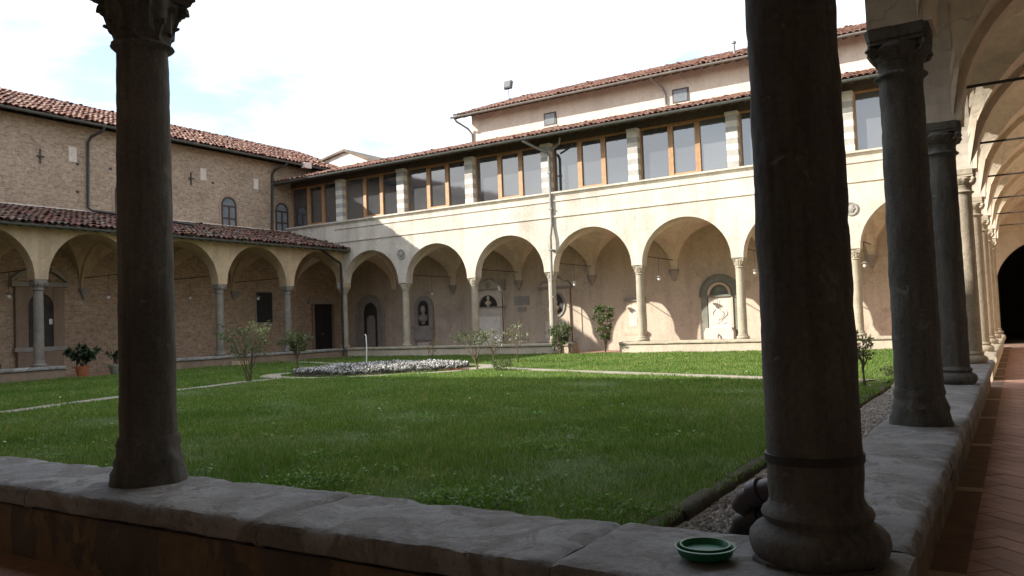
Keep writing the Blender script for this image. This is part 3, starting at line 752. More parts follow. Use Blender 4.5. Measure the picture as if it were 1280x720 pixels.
# ------------------------------------------------------------------ columns
def rnd_lathe(prof, n, amp, seed, freq=5.):
    mb = MB().lathe(prof, n)
    out = []
    for x, y, z in mb.v:
        r = math.hypot(x, y)
        if r > .02:
            p = Vector((x, y, z))*freq+Vector((seed, seed*2, 0))
            d = mnoise.fractal(p, 1, 2, 4)*amp-max(0, mnoise.noise(p*1.7)-.33)*amp*3
            x, y = x*(1+d/r), y*(1+d/r)
        out.append((x, y, z))
    mb.v = out; return mb
def shaft_prof(z0, z1, r0, r1, n=30):
    return [(r0+(r1-r0)*((i/n)**1.5), z0+(z1-z0)*i/n) for i in range(n+1)]
def ring_prof(r, z, t, n=6):
    return [(r-t*.2, z-t)] + [(r+t*math.sin(math.pi*i/n)*.9, z-t*math.cos(math.pi*i/n)) for i in range(n+1)] + [(r-t*.2, z+t)]
def base_attic(k=1., h=.16, sq=.185):
    mb = MB().prism([(-sq, -sq+.06), (-sq+.06, -sq), (sq-.06, -sq), (sq, -sq+.06), (sq, sq-.06), (sq-.06, sq), (-sq+.06, sq), (-sq, sq-.06)], lambda a, b, t: (a, b, t), -.05, .012)
    mb.lathe([(.195*k, .0), (.212*k, .02), (.221*k, .05), (.217*k, .08), (.20*k, .1), (.178*k, h*.70), (.166*k, h*.76), (.172*k, h*.82), (.178*k, h*.91), (.172*k, h), (.158*k, h+.01), (.150*k, h+.03)], 40)
    return mb
def base_worn(seed):
    return rnd_lathe([(.205, -.03), (.203, .0), (.198, .05), (.184, .09), (.186, .12), (.172, .15), (.163, .19), (.166, .22), (.152, .26)], 40, .012, seed, 9)
def capital_leaf():
    mb = MB()
    mb.lathe([(.145, 0)]+[(.148+.026*math.sin(math.pi*i/6), .005+.04*i/6) for i in range(7)]+[(.146, .05)], 32)
    mb.lathe([(.14, .045), (.15, .07), (.16, .11), (.175, .16), (.19, .21), (.203, .25), (.208, .275), (.205, .29)], 64, mod=lambda a, z: 1+.035*math.cos(8*a)*(z > .05))
    for ring, (n, z0, h, r0, lean, w, ph) in enumerate(((8, .05, .11, .146, .042, .05, 0), (8, .10, .15, .166, .034, .05, math.pi/8))):
        for i in range(n):
            a = 2*math.pi*i/n+ph; ca_, sa_ = math.cos(a), math.sin(a)
            path = [(0, 0), (.008, .35), (.022, .65), (.05, .9), (.08, 1.), (.095, .93), (.09, .85)]
            rows = []
            for q, (o_, hh) in enumerate(path):
                ww = w*(1-.12*q) * (1+.18*(q % 2)); rr = r0+o_*lean/.08; row = []
                for t in (-1, -.5, 0, .5, 1):
                    ro = rr+.014*(1-abs(t))-.02*t*t
                    row.append((ro*ca_-t*ww*sa_, ro*sa_+t*ww*ca_, z0+h*hh-.012*abs(t)))
                rows.append(row)
            mb.grid(rows, True)
    for i in range(4):
        a = math.pi/4+i*math.pi/2; c_ = Vector((math.cos(a), math.sin(a), 0)); t_ = Vector((-math.sin(a), math.cos(a), 0))
        pts = []
        for q in range(15):
            th = q/14*3.3*math.pi; rr = .036*(1-.68*q/14)
            pts.append(c_*(.207+rr*math.cos(th-.5))+Vector((0, 0, .245+rr*math.sin(th-.5))))
        mb.tube(pts, .022, 6)
        mb.tube([c_*.16+Vector((0, 0, .12)), c_*.19+Vector((0, 0, .2)), c_*.205+Vector((0, 0, .28))], .018, 6)
    for (z0, z1, kk) in ((.285, .312, .94), (.312, .345, 1.)):
        poly = []
        for i in range(4):
            a0 = math.pi/4+i*math.pi/2
            for t in np.linspace(0, 1, 7)[:-1]:
                a = a0+t*math.pi/2; sq = .222/max(abs(math.cos(a)), abs(math.sin(a))); inn = .245*.80+.0
                d = abs(t-.5)*2; poly.append((kk*math.cos(a)*(min(sq, .295)*(1-.13*(1-d*d))), kk*math.sin(a)*(min(sq, .295)*(1-.13*(1-d*d)))))
        mb.prism(poly, lambda a, b, t: (a, b, t), z0, z1)
    return mb
def capital_ionic():
    mb = MB()
    mb.lathe([(.145, -.02), (.146, .0)]+[(.150+.028*math.sin(math.pi*i/6), .005+.045*i/6) for i in range(7)]+[(.147, .06), (.147, .1), (.155, .115), (.15, .125)], 32)
    mb.lathe([(.15, .12), (.165, .14), (.19, .175), (.208, .21), (.205, .235), (.19, .245)], 64, mod=lambda a, z: 1+.035*abs(math.cos(8*a))*(.13 < z < .235))
    for sx in (-1, 1):
        for sy in (-1, 1):
            c_ = Vector((sx*.155, sy*.155, .19)); d = Vector((sx, sy, 0)).normalized()
            pts = [c_+d*(.045*(1-.6*q/11)*math.cos(q*.75))+Vector((0, 0, .045*(1-.6*q/11)*math.sin(q*.75))) for q in range(12)]
            mb.tube(pts, .02, 6)
    for (z0, z1, h, b) in ((.235, .266, .198, .02), (.266, .345, .208, .035)):
        mb.prism([(-h, -h+b), (-h+b, -h), (h-b, -h), (h, -h+b), (h, h-b), (h-b, h), (-h+b, h), (-h, h-b)], lambda a, b_, t: (a, b_, t), z0, z1)
    return mb
CAPM = {}
def erode(mb, amp):
    out = []
    for p in mb.v:
        q = Vector(p); n_ = mnoise.noise_vector(q*16)+.6*mnoise.noise_vector(q*37)
        d_ = n_*amp; r_ = math.hypot(*p[:2]); k = 1-max(0, mnoise.noise(q*9)-.1)*.12
        out.append((q.x*k+d_.x, q.y*k+d_.y, q.z+d_.z*.6))
    mb.v = out; return mb
def mesh_once(key, f, mat):
    if (key, mat) not in CAPM: CAPM[(key, mat)] = f().mesh(key[0] if isinstance(key, tuple) else key, mat)
    return CAPM[(key, mat)]
def column(loc, label, mat, cap='leaf', base='attic', seed=0, near=False, htot=None, group='columns of the cloister arcades', r0=.155, r1=.142):
    h = htot if htot else CAP-loc[2]
    t = thing('column', label, 'column', loc, group)
    bh = {'attic': .16, 'worn': .24}[base]
    L = Vector(loc)
    if near:
        sm = rnd_lathe(shaft_prof(bh, h-.33, r0, r1, 90), 80, .0048, seed, 8).mesh('shaft', mat)
        bm_ = (base_attic() if base == 'attic' else base_worn(seed)).mesh('base', mat)
    else:
        sm = mesh_once(('shaft', round(h, 3), base, r0), lambda: MB().lathe(shaft_prof(bh, h-.33, r0, r1, 10), 28), mat)
        bm_ = mesh_once(('base', base, seed % 3 if base == 'worn' else 0), (lambda: base_attic()) if base == 'attic' else (lambda: base_worn(seed % 3)), mat)
    cm = mesh_once(('capital', cap), lambda: erode(capital_leaf() if cap == 'leaf' else capital_ionic(), .005 if mat == 'serena' else .003), mat)
    link('base', bm_, t, L); link('shaft', sm, t, L); link('capital', cm, t, L+Vector((0, 0, h-.345)))
    return t
CX1 = XR+.022
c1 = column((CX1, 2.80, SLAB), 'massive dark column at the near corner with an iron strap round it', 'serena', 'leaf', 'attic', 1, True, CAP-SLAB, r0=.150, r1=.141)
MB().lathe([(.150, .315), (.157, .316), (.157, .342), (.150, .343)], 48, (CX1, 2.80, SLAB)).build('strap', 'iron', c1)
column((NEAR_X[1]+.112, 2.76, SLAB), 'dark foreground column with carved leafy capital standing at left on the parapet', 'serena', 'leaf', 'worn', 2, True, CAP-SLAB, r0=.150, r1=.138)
rl = ['dark column with worn flared base, second along the right gallery', 'dark column third along the right gallery, partly hidden by the second', 'column fourth along the right gallery, sunlit only in its upper half',
      'sunlit column fifth along the right gallery', 'sunlit column sixth along the right gallery', 'sunlit column seventh along the right gallery', 'corner column at the far end of the right gallery beside dark archway']
for i in range(1, 8):
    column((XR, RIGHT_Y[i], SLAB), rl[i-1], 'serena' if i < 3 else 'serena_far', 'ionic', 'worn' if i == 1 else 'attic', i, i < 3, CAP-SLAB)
fl_ = {7: 'corner column with a dark downpipe where brick wing meets the sunlit wing', 6: 'shaded column between two dark arched niches of the far arcade', 5: 'column left of the white pedimented tomb in the far arcade',
       4: 'far arcade column with a grey downpipe running down beside it', 3: 'sunlit far arcade column right of the entrance gap and tall bush', 2: 'sunlit far arcade column just right of the arched wall fountain', 1: 'sunlit far arcade column seen between the two dark foreground columns'}
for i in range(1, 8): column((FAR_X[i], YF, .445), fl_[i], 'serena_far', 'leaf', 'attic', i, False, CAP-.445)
ll = ['left arcade column next to the far corner beside the dark window', 'left arcade column beside the tall bush, just right of the foreground column', 'left arcade column hidden behind the dark foreground column', 'left arcade column in front of the stone tabernacle at left edge', 'left arcade column outside the left edge of the view']
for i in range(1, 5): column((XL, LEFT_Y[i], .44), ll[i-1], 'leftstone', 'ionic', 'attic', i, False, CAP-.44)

# ------------------------------------------------------------------ tombs, niches and doors on the gallery walls
def bust(parent, s, z, t, fn, k=1., mat='palestone', name='bust'):
    """small carved bust: chest, neck and head as one surface, set into a niche"""
    c = Vector(fn(s, z, t)); mb = MB()
    mb.lathe([(.06*k, 0), (.05*k, .04*k), (.10*k, .08*k), (.15*k, .14*k), (.16*k, .20*k), (.10*k, .26*k), (.05*k, .29*k), (.048*k, .32*k), (.07*k, .36*k), (.078*k, .42*k), (.07*k, .48*k), (.04*k, .52*k), (.005, .53*k)], 14, c)
    return mb.build(name, mat, parent)
def mon(name, label, cat, s, fn): return thing(name, label, cat, fn(s, 0, 0))
BB = lambda fn, s0, z0, s1, z1, t0, t1: MB().prism([(s0, z0), (s1, z0), (s1, z1), (s0, z1)], fn, t0, t1)
# 1 dark arched niche in the far left corner
t = mon('arched_niche', 'dark arched doorway niche in the shaded far left corner', 'niche', -27.83, fwall)
MB().prism(arch_ring(-27.83, 0, 2.1, .50, .84), fwall, -.02, .14).build('surround', 'greystone', t)
MB().prism(arch_ring(-27.83, 0, 2.1, .84, .90), fwall, -.02, .19).build('moulding', 'greystone', t)
MB().prism(arch_poly(-27.83, 0, 2.1, .50), fwall, -.01, .02).build('recess', 'shadestone', t)
MB().prism(arch_poly(-27.83, .25, 1.7, .26, 10), fwall, .02, .07).build('panel', 'greystone', t)
BB(fwall, -28.4, 0, -27.26, .22, .0, .22).build('step', 'greystone', t)
# 2 niche tomb
t = mon('niche_tomb', 'grey arched niche with a seated figure above a stone sarcophagus', 'tomb', -24.38, fwall)
MB().prism(arch_ring(-24.38, 1.32, 2.2, .34, .56), fwall, -.02, .16).build('surround', 'greystone', t)
MB().prism(arch_poly(-24.38, 1.32, 2.2, .34), fwall, -.01, .03).build('recess', 'shadestone', t)
bust(t, -24.38, 1.4, .15, fwall, 1.7, 'greystone', 'statue')
BB(fwall, -24.98, 1.16, -23.78, 1.32, 0, .28).build('cornice', 'greystone', t)
MB().prism([(-24.92, .62), (-24.98, .95), (-24.9, 1.16), (-23.86, 1.16), (-23.78, .95), (-23.84, .62)], fwall, 0, .26).build('sarcophagus', 'greystone', t)
BB(fwall, -24.9, 0, -23.86, .62, 0, .2).build('pedestal', 'greystone', t)
BB(fwall, -24.7, .1, -24.06, .5, .2, .225).build('panel', 'palestone', t)
# 3 pedimented white tomb
t = mon('pedimented_tomb', 'white marble tomb with scrolled pediment, bust niche and large tablet', 'tomb', -20.53, fwall)
BB(fwall, -21.27, .0, -19.8, 2.02, 0, .12).build('tablet_frame', 'palestone', t)
BB(fwall, -21.12, .25, -19.95, 1.62, .12, .15).build('tablet', 'white', t)
BB(fwall, -21.2, 1.70, -19.87, 1.76, .12, .16).build('moulding', 'palestone', t)
BB(fwall, -21.35, 2.02, -19.72, 2.08, 0, .18).build('shelf', 'greystone', t)
f_ = arch_poly(-20.6, 2.081, 2.09, .52)
MB().prism([(-21.27, 2.081), (-21.27, 2.82), (-19.8, 2.82), (-19.8, 2.081)] + f_[::-1], fwall, 0, .14).build('spandrel', 'palestone', t)
MB().prism(f_, fwall, -.01, .03).build('recess', 'shadestone', t)
bust(t, -20.6, 2.085, .1, fwall, .95, 'palestone')
BB(fwall, -21.35, 2.821, -19.7, 2.9, 0, .2).build('cornice', 'greystone', t)
MB().prism([(-21.3, 2.901), (-19.75, 2.901), (-19.78, 2.97), (-20.4, 3.3), (-20.65, 3.3), (-21.27, 2.97)], fwall, 0, .15).build('pediment', 'tan', t)
for sg in (-1, 1): MB().tube([fwall(-20.53+sg*(.06+.7*q/8), 3.33-.34*q/8+.05*math.sin(q*1.2), .1) for q in range(9)], .05, 7).build('scroll', 'greystone', t)
MB().lathe([(.14, 0), (.15, -.04), (.1, -.07), (.02, -.08)], 14, (-20.53, FB-.15, 3.07), axis='Y').build('shield', 'greystone', t)
BB(fwall, -19.86, 2.95, -19.68, 3.3, 0, .15).build('finial', 'greystone', t)
MB().tube([fwall(-19.7, 2.7, .3), fwall(-19.7, .02, .3)], .018, 6).build('iron_bar', 'iron', t)
# 4 plaques
t = BB(fwall, -19.24, 2.07, -18.45, 2.48, -.01, .03).build('wall_plaque', 'greystone'); tag(t, 'larger grey plaque above another on the far gallery wall', 'plaque', 'wall plaques')
t = BB(fwall, -19.08, 1.79, -18.62, 1.99, -.01, .03).build('wall_plaque', 'greystone'); tag(t, 'smaller grey plaque under the larger one on far wall', 'plaque', 'wall plaques')
# 5 oval bust monument behind the downpipe
t = mon('oval_tomb', 'wall tomb with a dark oval bust niche partly behind the downpipe column', 'tomb', -17.05, fwall)
BB(fwall, -17.75, .42, -16.4, 2.72, 0, .10).build('panel', 'tan', t)
MB().prism([(-17.0+.42*math.cos(a), 2.02+.55*math.sin(a)) for a in np.linspace(0, 2*math.pi, 25)[:-1]], fwall, .10, .15).build('oval_frame', 'greystone', t)
MB().prism([(-17.0+.34*math.cos(a), 2.02+.46*math.sin(a)) for a in np.linspace(0, 2*math.pi, 25)[:-1]], fwall, .15, .155).build('recess', 'shadestone', t)
bust(t, -17.0, 1.7, .2, fwall, 1., 'tan')
BB(fwall, -17.9, 2.721, -16.25, 2.82, 0, .2).build('cornice', 'greystone', t)
MB().prism([(-17.8, 2.821), (-16.3, 2.821), (-16.45, 2.98), (-16.9, 3.18), (-17.2, 3.18), (-17.65, 2.98)], fwall, 0, .14).build('pediment', 'tan', t)
for sg in (-1, 1): MB().tube([fwall(-17.05+sg*(.05+.7*q/8), 3.2-.3*q/8+.05*math.sin(q*1.2), .1) for q in range(9)], .05, 7).build('scroll', 'greystone', t)
BB(fwall, -18.0, .28, -16.2, .42, 0, .24).build('base', 'greystone', t); BB(fwall, -17.6, .55, -16.5, 1.3, .10, .13).build('inscription', 'palestone', t)
MB().tube([fwall(-16.2, 2.7, .3), fwall(-16.2, .02, .3)], .018, 6).build('iron_bar', 'iron', t)
# 6 small tablet behind a column
t = mon('wall_tablet', 'pale inscribed wall tablet with cornice behind the column by the bush', 'tablet', -13.37, fwall)
BB(fwall, -13.75, .75, -12.98, 2.0, 0, .08).build('slab', 'tan', t); BB(fwall, -13.62, .95, -13.1, 1.85, .08, .1).build('inscription', 'palestone', t)
MB().prism([(-13.85, 2.14), (-13.78, 2.0), (-12.95, 2.0), (-12.88, 2.14)], fwall, 0, .16).build('cornice', 'greystone', t)
BB(fwall, -13.85, .62, -12.88, .75, 0, .14).build('ledge', 'tan', t); BB(fwall, -13.8, 0, -12.93, .62, 0, .12).build('base', 'tan', t)
# 7 arched wall fountain
t = mon('wall_fountain', 'arched green grey wall fountain with pale carved tablet and basin', 'fountain', -9.8, fwall)
MB().prism(arch_ring(-9.8, 0, 2.1, .50, .74), fwall, -.02, .10).build('surround', 'greenstone', t)
MB().prism(arch_ring(-9.8, 2.0, 2.1, .74, .80), fwall, -.02, .15).build('moulding', 'greenstone', t)
MB().prism(arch_poly(-9.8, 0, 2.1, .50), fwall, -.01, .02).build('recess', 'greenstone', t)
MB().prism(arch_ring(-9.8, 2.08, 2.1, .37, .47), fwall, .02, .16).build('inner_arch', 'tan', t)
BB(fwall, -10.3, 2.0, -9.3, 2.08, .02, .2).build('cornice', 'greenstone', t)
BB(fwall, -10.25, .80, -9.35, 2.0, .02, .12).build('tablet', 'palestone', t)
BB(fwall, -9.35, .80, -9.27, 2.0, .02, .15).build('jamb', 'tan', t)
MB().lathe([(.17, 0), (.18, -.03), (.13, -.05), (.10, -.045), (.02, -.06)], 20, fwall(-9.8, 1.30, .12), mod=lambda a, z: 1+.06*math.cos(6*a), axis='Y').build('cartouche', 'palestone', t)
for sg in (-1, 1):
    MB().tube([fwall(-9.8+sg*(.16+.13*math.sin(q*.7)), 1.52-.07*q, .13) for q in range(8)], [.012+.012*math.sin(q*.45) for q in range(8)], 6).build('carved_scroll', 'palestone', t)
    MB().tube([fwall(-9.8+sg*.05*q, 1.02-.05*math.sin(q*.6), .13) for q in range(6)], .018, 6).build('carved_swag', 'palestone', t)
MB().tube([fwall(-9.8, 1.5, .13), fwall(-9.8, 1.85, .13)], .012, 6).build('carved_stem', 'palestone', t)
MB().prism([(-10.35, 0), (-10.38, .62), (-10.3, .8), (-9.3, .8), (-9.22, .62), (-9.25, 0)], fwall, .0, .42).build('basin', 'palestone', t)
MB().tube([fwall(-9.8, .55, .42), fwall(-9.8, .52, .5), fwall(-9.8, .40, .52)], .03, 7).build('spout', 'greystone', t)
# left wall
t = mon('stone_tabernacle', 'brown stone tabernacle with arched niche and broken pediment in the left arcade', 'tabernacle', 15.4, lwall)
BB(lwall, 14.55, .95, 14.98, 3.2, 0, .14).build('pier', 'brownplaster', t); BB(lwall, 15.86, .95, 16.25, 3.2, 0, .14).build('pier', 'brownplaster', t)
MB().prism([(14.98, 3.2), (15.86, 3.2), (15.86, 2.55)] + [(15.42+.43*math.cos(math.pi*i/12), 2.53+.43*math.sin(math.pi*i/12)) for i in range(13)] + [(14.98, 2.55)], lwall, 0, .12).build('spandrel', 'brownplaster', t)
MB().prism(arch_poly(15.42, 1.05, 2.53, .43), lwall, -.01, .02).build('recess', 'shadestone', t)
MB().prism([(15.2, 1.06), (15.26, 1.5), (15.22, 1.9), (15.3, 2.2), (15.38, 2.3), (15.46, 2.2), (15.5, 1.9), (15.5, 1.5), (15.56, 1.06)], lwall, .02, .10).build('relief_figure', 'shadestone', t)
BB(lwall, 14.4, 3.2, 16.4, 3.36, 0, .22).build('cornice', 'greystone', t)
for sg in (-1, 1): MB().tube([lwall(15.4+sg*(.98-.6*q/6), 3.40+.42*math.sin(q/6*1.4), .12) for q in range(7)], .06, 7).build('broken_pediment', 'greystone', t)
BB(lwall, 14.5, .9, 16.3, 1.05, 0, .2).build('ledge', 'greystone', t); BB(lwall, 14.6, 0, 16.2, .9, 0, .17).build('base', 'brownplaster', t)
BB(lwall, 15.75, 1.85, 15.87, 2.05, .03, .05).build('notice', 'white_paint', t)
t = mon('wall_window', 'dark rectangular window low in the left arcade brick wall', 'window', 25.6, lwall)
BB(lwall, 25.12, 1.75, 26.06, 3.15, -.02, .01).build('pane', 'doorwood', t)
for (a, b, c, d) in ((25.05, 1.68, 26.13, 1.75), (25.05, 3.15, 26.13, 3.22), (25.05, 1.75, 25.12, 3.15), (26.06, 1.75, 26.13, 3.15)): BB(lwall, a, b, c, d, -.02, .05).build('frame', 'greystone', t)
t = mon('wooden_door', 'dark wooden door with stone lintel at the far end of left arcade', 'door', 29.3, lwall)
for q in range(2): BB(lwall, 28.72+.59*q, 0, 29.305+.585*q, 2.6, -.02, .02+.002*q).build('leaf', 'doorwood', t)
BB(lwall, 28.3, 2.62, 30.3, 2.80, 0, .14).build('lintel', 'greystone', t)
for a in (28.55, 29.91): BB(lwall, a, 0, a+.15, 2.62, 0, .07).build('jamb', 'brownplaster', t)
MB().lathe([(.03, 0), (.045, .03), (.03, .06), (.004, .065)], 8, lwall(29.25, 1.1, .02), axis='X').build('knob', 'pipe', t)

# ------------------------------------------------------------------ hanging lamps
def lamp(x, y, label, drop=.80, ztop=3.555):
    t = thing('hanging_lamp', label, 'lamp', (x, y, ztop-drop), 'lamps hung from the tie rods')
    zb = ztop-drop
    MB().tube([(x, y, ztop), (x, y, zb+.14)], .007, 5).build('cord', 'iron', t)
    MB().lathe([(.012, .15), (.03, .13), (.05, .12), (.13, .085), (.135, .08), (.05, .10), (.02, .11)], 16, (x, y, zb)).build('shade', 'pipe', t)
    MB().lathe([(.018, .10), (.025, .08), (.055, .03), (.06, 0), (.045, -.04), (.01, -.06)], 12, (x, y, zb)).build('bulb', 'white_enamel', t)
for i, l in ((1, 'hanging lamp seen between the two dark foreground columns'), (2, 'hanging lamp to the right of the arched wall fountain'), (3, 'hanging lamp left of the arched wall fountain'), (4, 'hanging lamp beside the dark oval bust tomb'), (5, 'hanging lamp in front of the white pedimented tomb'), (6, 'hanging lamp by the niche with seated figure')):
    lamp(FAR_X[i], 29.2, l)
for i, l in ((1, 'hanging lamp by the dark low window of the left arcade'), (2, 'hanging lamp in left arcade right of the foreground column'), (3, 'hanging lamp in left arcade left of the foreground column'), (4, 'hanging lamp at the left edge near the tabernacle')):
    lamp(-28.1, LEFT_Y[i], l)

# ------------------------------------------------------------------ courtyard ground
lw_ = MB()
nx, ny = 60, 60
def lawn_z(x, y): return .03+.018*mnoise.noise(Vector((x*.5, y*.5, 0)))
rows = [[(-25.99+(24.05)*i/nx, 3.06+(23.98)*j/ny, lawn_z(-25.99+24.05*i/nx, 3.06+23.98*j/ny)) for i in range(nx+1)] for j in range(ny+1)]
tag(MB().grid(rows).build('lawn', 'lawn'), 'lawn soil of the courtyard', kind='structure')
tag(MB().add([(-1.95, 3.02, -.02), (-.88, 3.02, -.02), (-.88, 27.0, -.02), (-1.95, 27.0, -.02)], [(0, 1, 2, 3)]).build('gravel_strip', 'path'), 'gravel strip between lawn kerb and right parapet', kind='structure')
tag(B(-15.2, 27.0, -.05, -12.3, 27.13, .03).build('entrance_step', 'path'), 'ground in the entrance gap', kind='structure')
BC = Vector((-15.5, 17.6)); BU = Vector((.74, .67)).normalized(); BV = Vector((-BU.y, BU.x)); BA, BBv = 2.5, 1.9
P1 = [(-13.9, 3.1), (-14.9, 7.07), (-15.75, 9.77), (-16.35, 13.4), (-16.5, 15.2)]
P2 = [(-13.6, 18.6), (-12.2, 18.55), (-9.7, 17.5), (-4.2, 15.45), (-1.95, 14.75)]
P3 = [(-17.5, 19.2), (-20.5, 21.2), (-25.99, 23.4)]
def strip(pts, w, z, name, lab, mat='path'):
    rows = []
    for i in range(len(pts)-1):
        for q in range(8):
            a, b = Vector(pts[i]), Vector(pts[i+1]); p = a.lerp(b, q/8); d = (b-a).normalized(); nrm = Vector((-d.y, d.x)); ww = w*(1+.12*mnoise.noise(Vector((p.x*2, p.y*2, 1))))
            rows.append([(*(p+nrm*ww*k), lawn_z(*(p+nrm*ww*k))+z+.010*(1-abs(k))) for k in (-1, -.5, 0, .5, 1)])
    return tag(MB().grid(rows).build(name, mat), lab, kind='structure')
strip(P1, .24, .012, 'path', 'pale gravel path crossing the lawn at left'); strip(P2, .32, .012, 'path', 'pale gravel path crossing the lawn at right'); strip(P3, .22, .012, 'path', 'pale gravel path beyond the flower bed')
rows = []
for i in range(65):
    a = 2*math.pi*i/64; row = []
    for k in (1.12, 1.2, 1.3, 1.36):
        p = BC+BU*(BA*k*math.cos(a))+BV*(BBv*k*math.sin(a)); row.append((p.x, p.y, lawn_z(p.x, p.y)+.014))
    rows.append(row)
tag(MB().grid(rows).build('path', 'path'), 'ring path round the flower bed', kind='structure')
def seg_dist(P, pts):
    d = np.full(len(P), 1e9)
    for a, b in zip(pts[:-1], pts[1:]):
        a, b = np.array(a), np.array(b); ab = b-a; t = np.clip(((P-a)@ab)/(ab@ab), 0, 1)
        d = np.minimum(d, np.linalg.norm(P-(a+t[:, None]*ab), axis=1))
    return d
# kerb between lawn and gravel
kb = thing('lawn_kerb', 'dark mossy stone kerb along the right edge of the lawn', 'kerb', (-1.86, 9, 0))
y = 3.4; i = 0
while y < 14.3:
    L = random.uniform(.38, .62)
    mb = slab_mesh(L-.008, i*2.3+.4, .06, .14, .04, 1.1)
    link('kerb_stone', mb.mesh('kerb_stone', 'kerb'), kb, (-1.86+random.uniform(-.015, .015), y, .05+random.uniform(-.01, .01)), (0, 0, math.pi/2+random.uniform(-.02, .02)))
    y += L; i += 1
# gravel stones
ng = 15000
P = np.column_stack([rng.uniform(-1.76, -.89, ng), 3.05+11.5*rng.random(ng)**1.35])
oct_ = np.array([(1, 0, 0), (-1, 0, 0), (0, 1, 0), (0, -1, 0), (0, 0, 1), (0, 0, -.6)]); of = np.array([(0, 2, 4), (2, 1, 4), (1, 3, 4), (3, 0, 4), (2, 0, 5), (1, 2, 5), (3, 1, 5), (0, 3, 5)])
ang = rng.uniform(0, 6.28, ng); sz = rng.uniform(.008, .020, ng); st = rng.uniform(.7, 1.4, (ng, 3))*np.array([1, 1, .7])
v = oct_[None]*st[:, None]*sz[:, None, None]*rng.uniform(.8, 1.25, (ng, 6, 1))
cx, sx = np.cos(ang)[:, None], np.sin(ang)[:, None]
V = np.stack([v[:, :, 0]*cx-v[:, :, 1]*sx+P[:, :1], v[:, :, 0]*sx+v[:, :, 1]*cx+P[:, 1:], v[:, :, 2]-.014+rng.uniform(0, .008, (ng, 1))], 2).reshape(-1, 3)
F = (of[None]+6*np.arange(ng)[:, None, None]).reshape(-1, 3)
o = link('gravel', fast_mesh('gravel', V, F, 'gravel')); tag(o, 'loose grey gravel between kerb and right parapet', 'gravel', kind='stuff')

# ------------------------------------------------------------------ grass
nc = 2600000
G = np.column_stack([rng.uniform(-25.95, -1.80, nc), rng.uniform(3.05, 27.05, nc)])
d = np.hypot(G[:, 0], G[:, 1]); keep = rng.random(nc) < np.minimum(1., (6.2/d)**1.35)
# only what the photograph can look at, with a wide margin
az = np.arctan2(G[:, 0], G[:, 1]); keep &= (az > -1.50)
keep &= (seg_dist(G, P1) > .15+rng.random(nc)*.16) & (seg_dist(G, P2) > .2+rng.random(nc)*.2) & (seg_dist(G, P3) > .15+rng.random(nc)*.12)
q = G-np.array(BC); ee = np.sqrt((q@np.array(BU)/BA)**2+(q@np.array(BV)/BBv)**2); keep &= (ee > 1.33+.06*rng.random(nc)) | ((ee > 1.0) & (ee < 1.13))
keep &= ~((G[:, 0] > -15) & (G[:, 0] < -12.4) & (G[:, 1] > 26.98))
G = G[keep]; d = d[keep]; n = len(G)
h = rng.uniform(.024, .058, n)*(1+.45*np.sin(G[:, 0]*1.9+1.3*np.sin(G[:, 1]*1.3))*np.sin(G[:, 1]*2.3+G[:, 0]*.7))
tuft = np.sin(G[:, 0]*5.3+2*np.sin(G[:, 1]*3.7))*np.sin(G[:, 1]*6.1+1.7*np.sin(G[:, 0]*4.1)); h *= 1+.45*np.clip(tuft-.2, -.4, 1)
h *= np.where(rng.random(n) < .03, 1.7, 1.)
w = .0026*np.maximum(1, d/5.)*rng.uniform(.7, 1.4, n)
a = rng.uniform(0, 6.28, n); lean = rng.uniform(.1, .9, n)*h; la = rng.uniform(0, 6.28, n)
zb = np.array([.03-.01]*n)
base = np.column_stack([G, zb])
wv = np.column_stack([np.cos(a)*w, np.sin(a)*w, np.zeros(n)])
tip = base+np.column_stack([np.cos(la)*lean, np.sin(la)*lean, h+.012])
V = np.stack([base-wv, base+wv, tip], 1).reshape(-1, 3); F = np.arange(3*n).reshape(-1, 3)
o = link('grass', fast_mesh('grass', V, F, 'grass')); tag(o, 'short green grass of the courtyard lawn', 'grass', kind='stuff')
print('grass blades', n)

# fallen leaves and daisies dotted over the lawn
nf_ = 420
LP = np.column_stack([rng.uniform(-24, -2, nf_), rng.uniform(3.6, 26.5, nf_), np.full(nf_, .065)])
LA = rng.uniform(0, 6.28, nf_); LD = np.column_stack([np.cos(LA), np.sin(LA), rng.uniform(-.1, .3, nf_)])
FALLEN = (LP, LD)
# ------------------------------------------------------------------ plants
def leaves_mesh(name, pts, dirs, size, mat, off, droop=.3, aspect=.5):
    n = len(pts); pts = np.asarray(pts); dirs = np.asarray(dirs)+rng.normal(0, .45, (n, 3)); dirs[:, 2] -= droop*rng.random(n)
    dirs /= np.linalg.norm(dirs, axis=1)[:, None]+1e-9
    up_ = rng.normal(0, .5, (n, 3))+np.array([0, 0, 1.]); side = np.cross(dirs, up_); side /= np.linalg.norm(side, axis=1)[:, None]+1e-9
    nrm = np.cross(side, dirs)
    L = size*rng.uniform(.6, 1.35, n)[:, None]; W = L*aspect*.5
    v = np.stack([pts, pts+dirs*L*.45+side*W+nrm*L*.08, pts+dirs*L, pts+dirs*L*.45-side*W+nrm*L*.08], 1)-np.array(off)
    F = (np.array([(0, 1, 2), (0, 2, 3)])[None]+4*np.arange(n)[:, None, None]).reshape(-1, 3)
    return fast_mesh(name, v.reshape(-1, 3), F, mat)
M['fallen'] = leaf_mat('fallen_leaves', [(.30, .20, .10), (.45, .36, .20), (.55, .52, .45), (.22, .15, .08)], .2)
o = link('fallen_leaves', leaves_mesh('fallen_leaves', FALLEN[0], FALLEN[1], .045, 'fallen', (0, 0, 0), .05, .65)); tag(o, 'small dry leaves and daisies dotted over the lawn', 'leaves', kind='stuff')
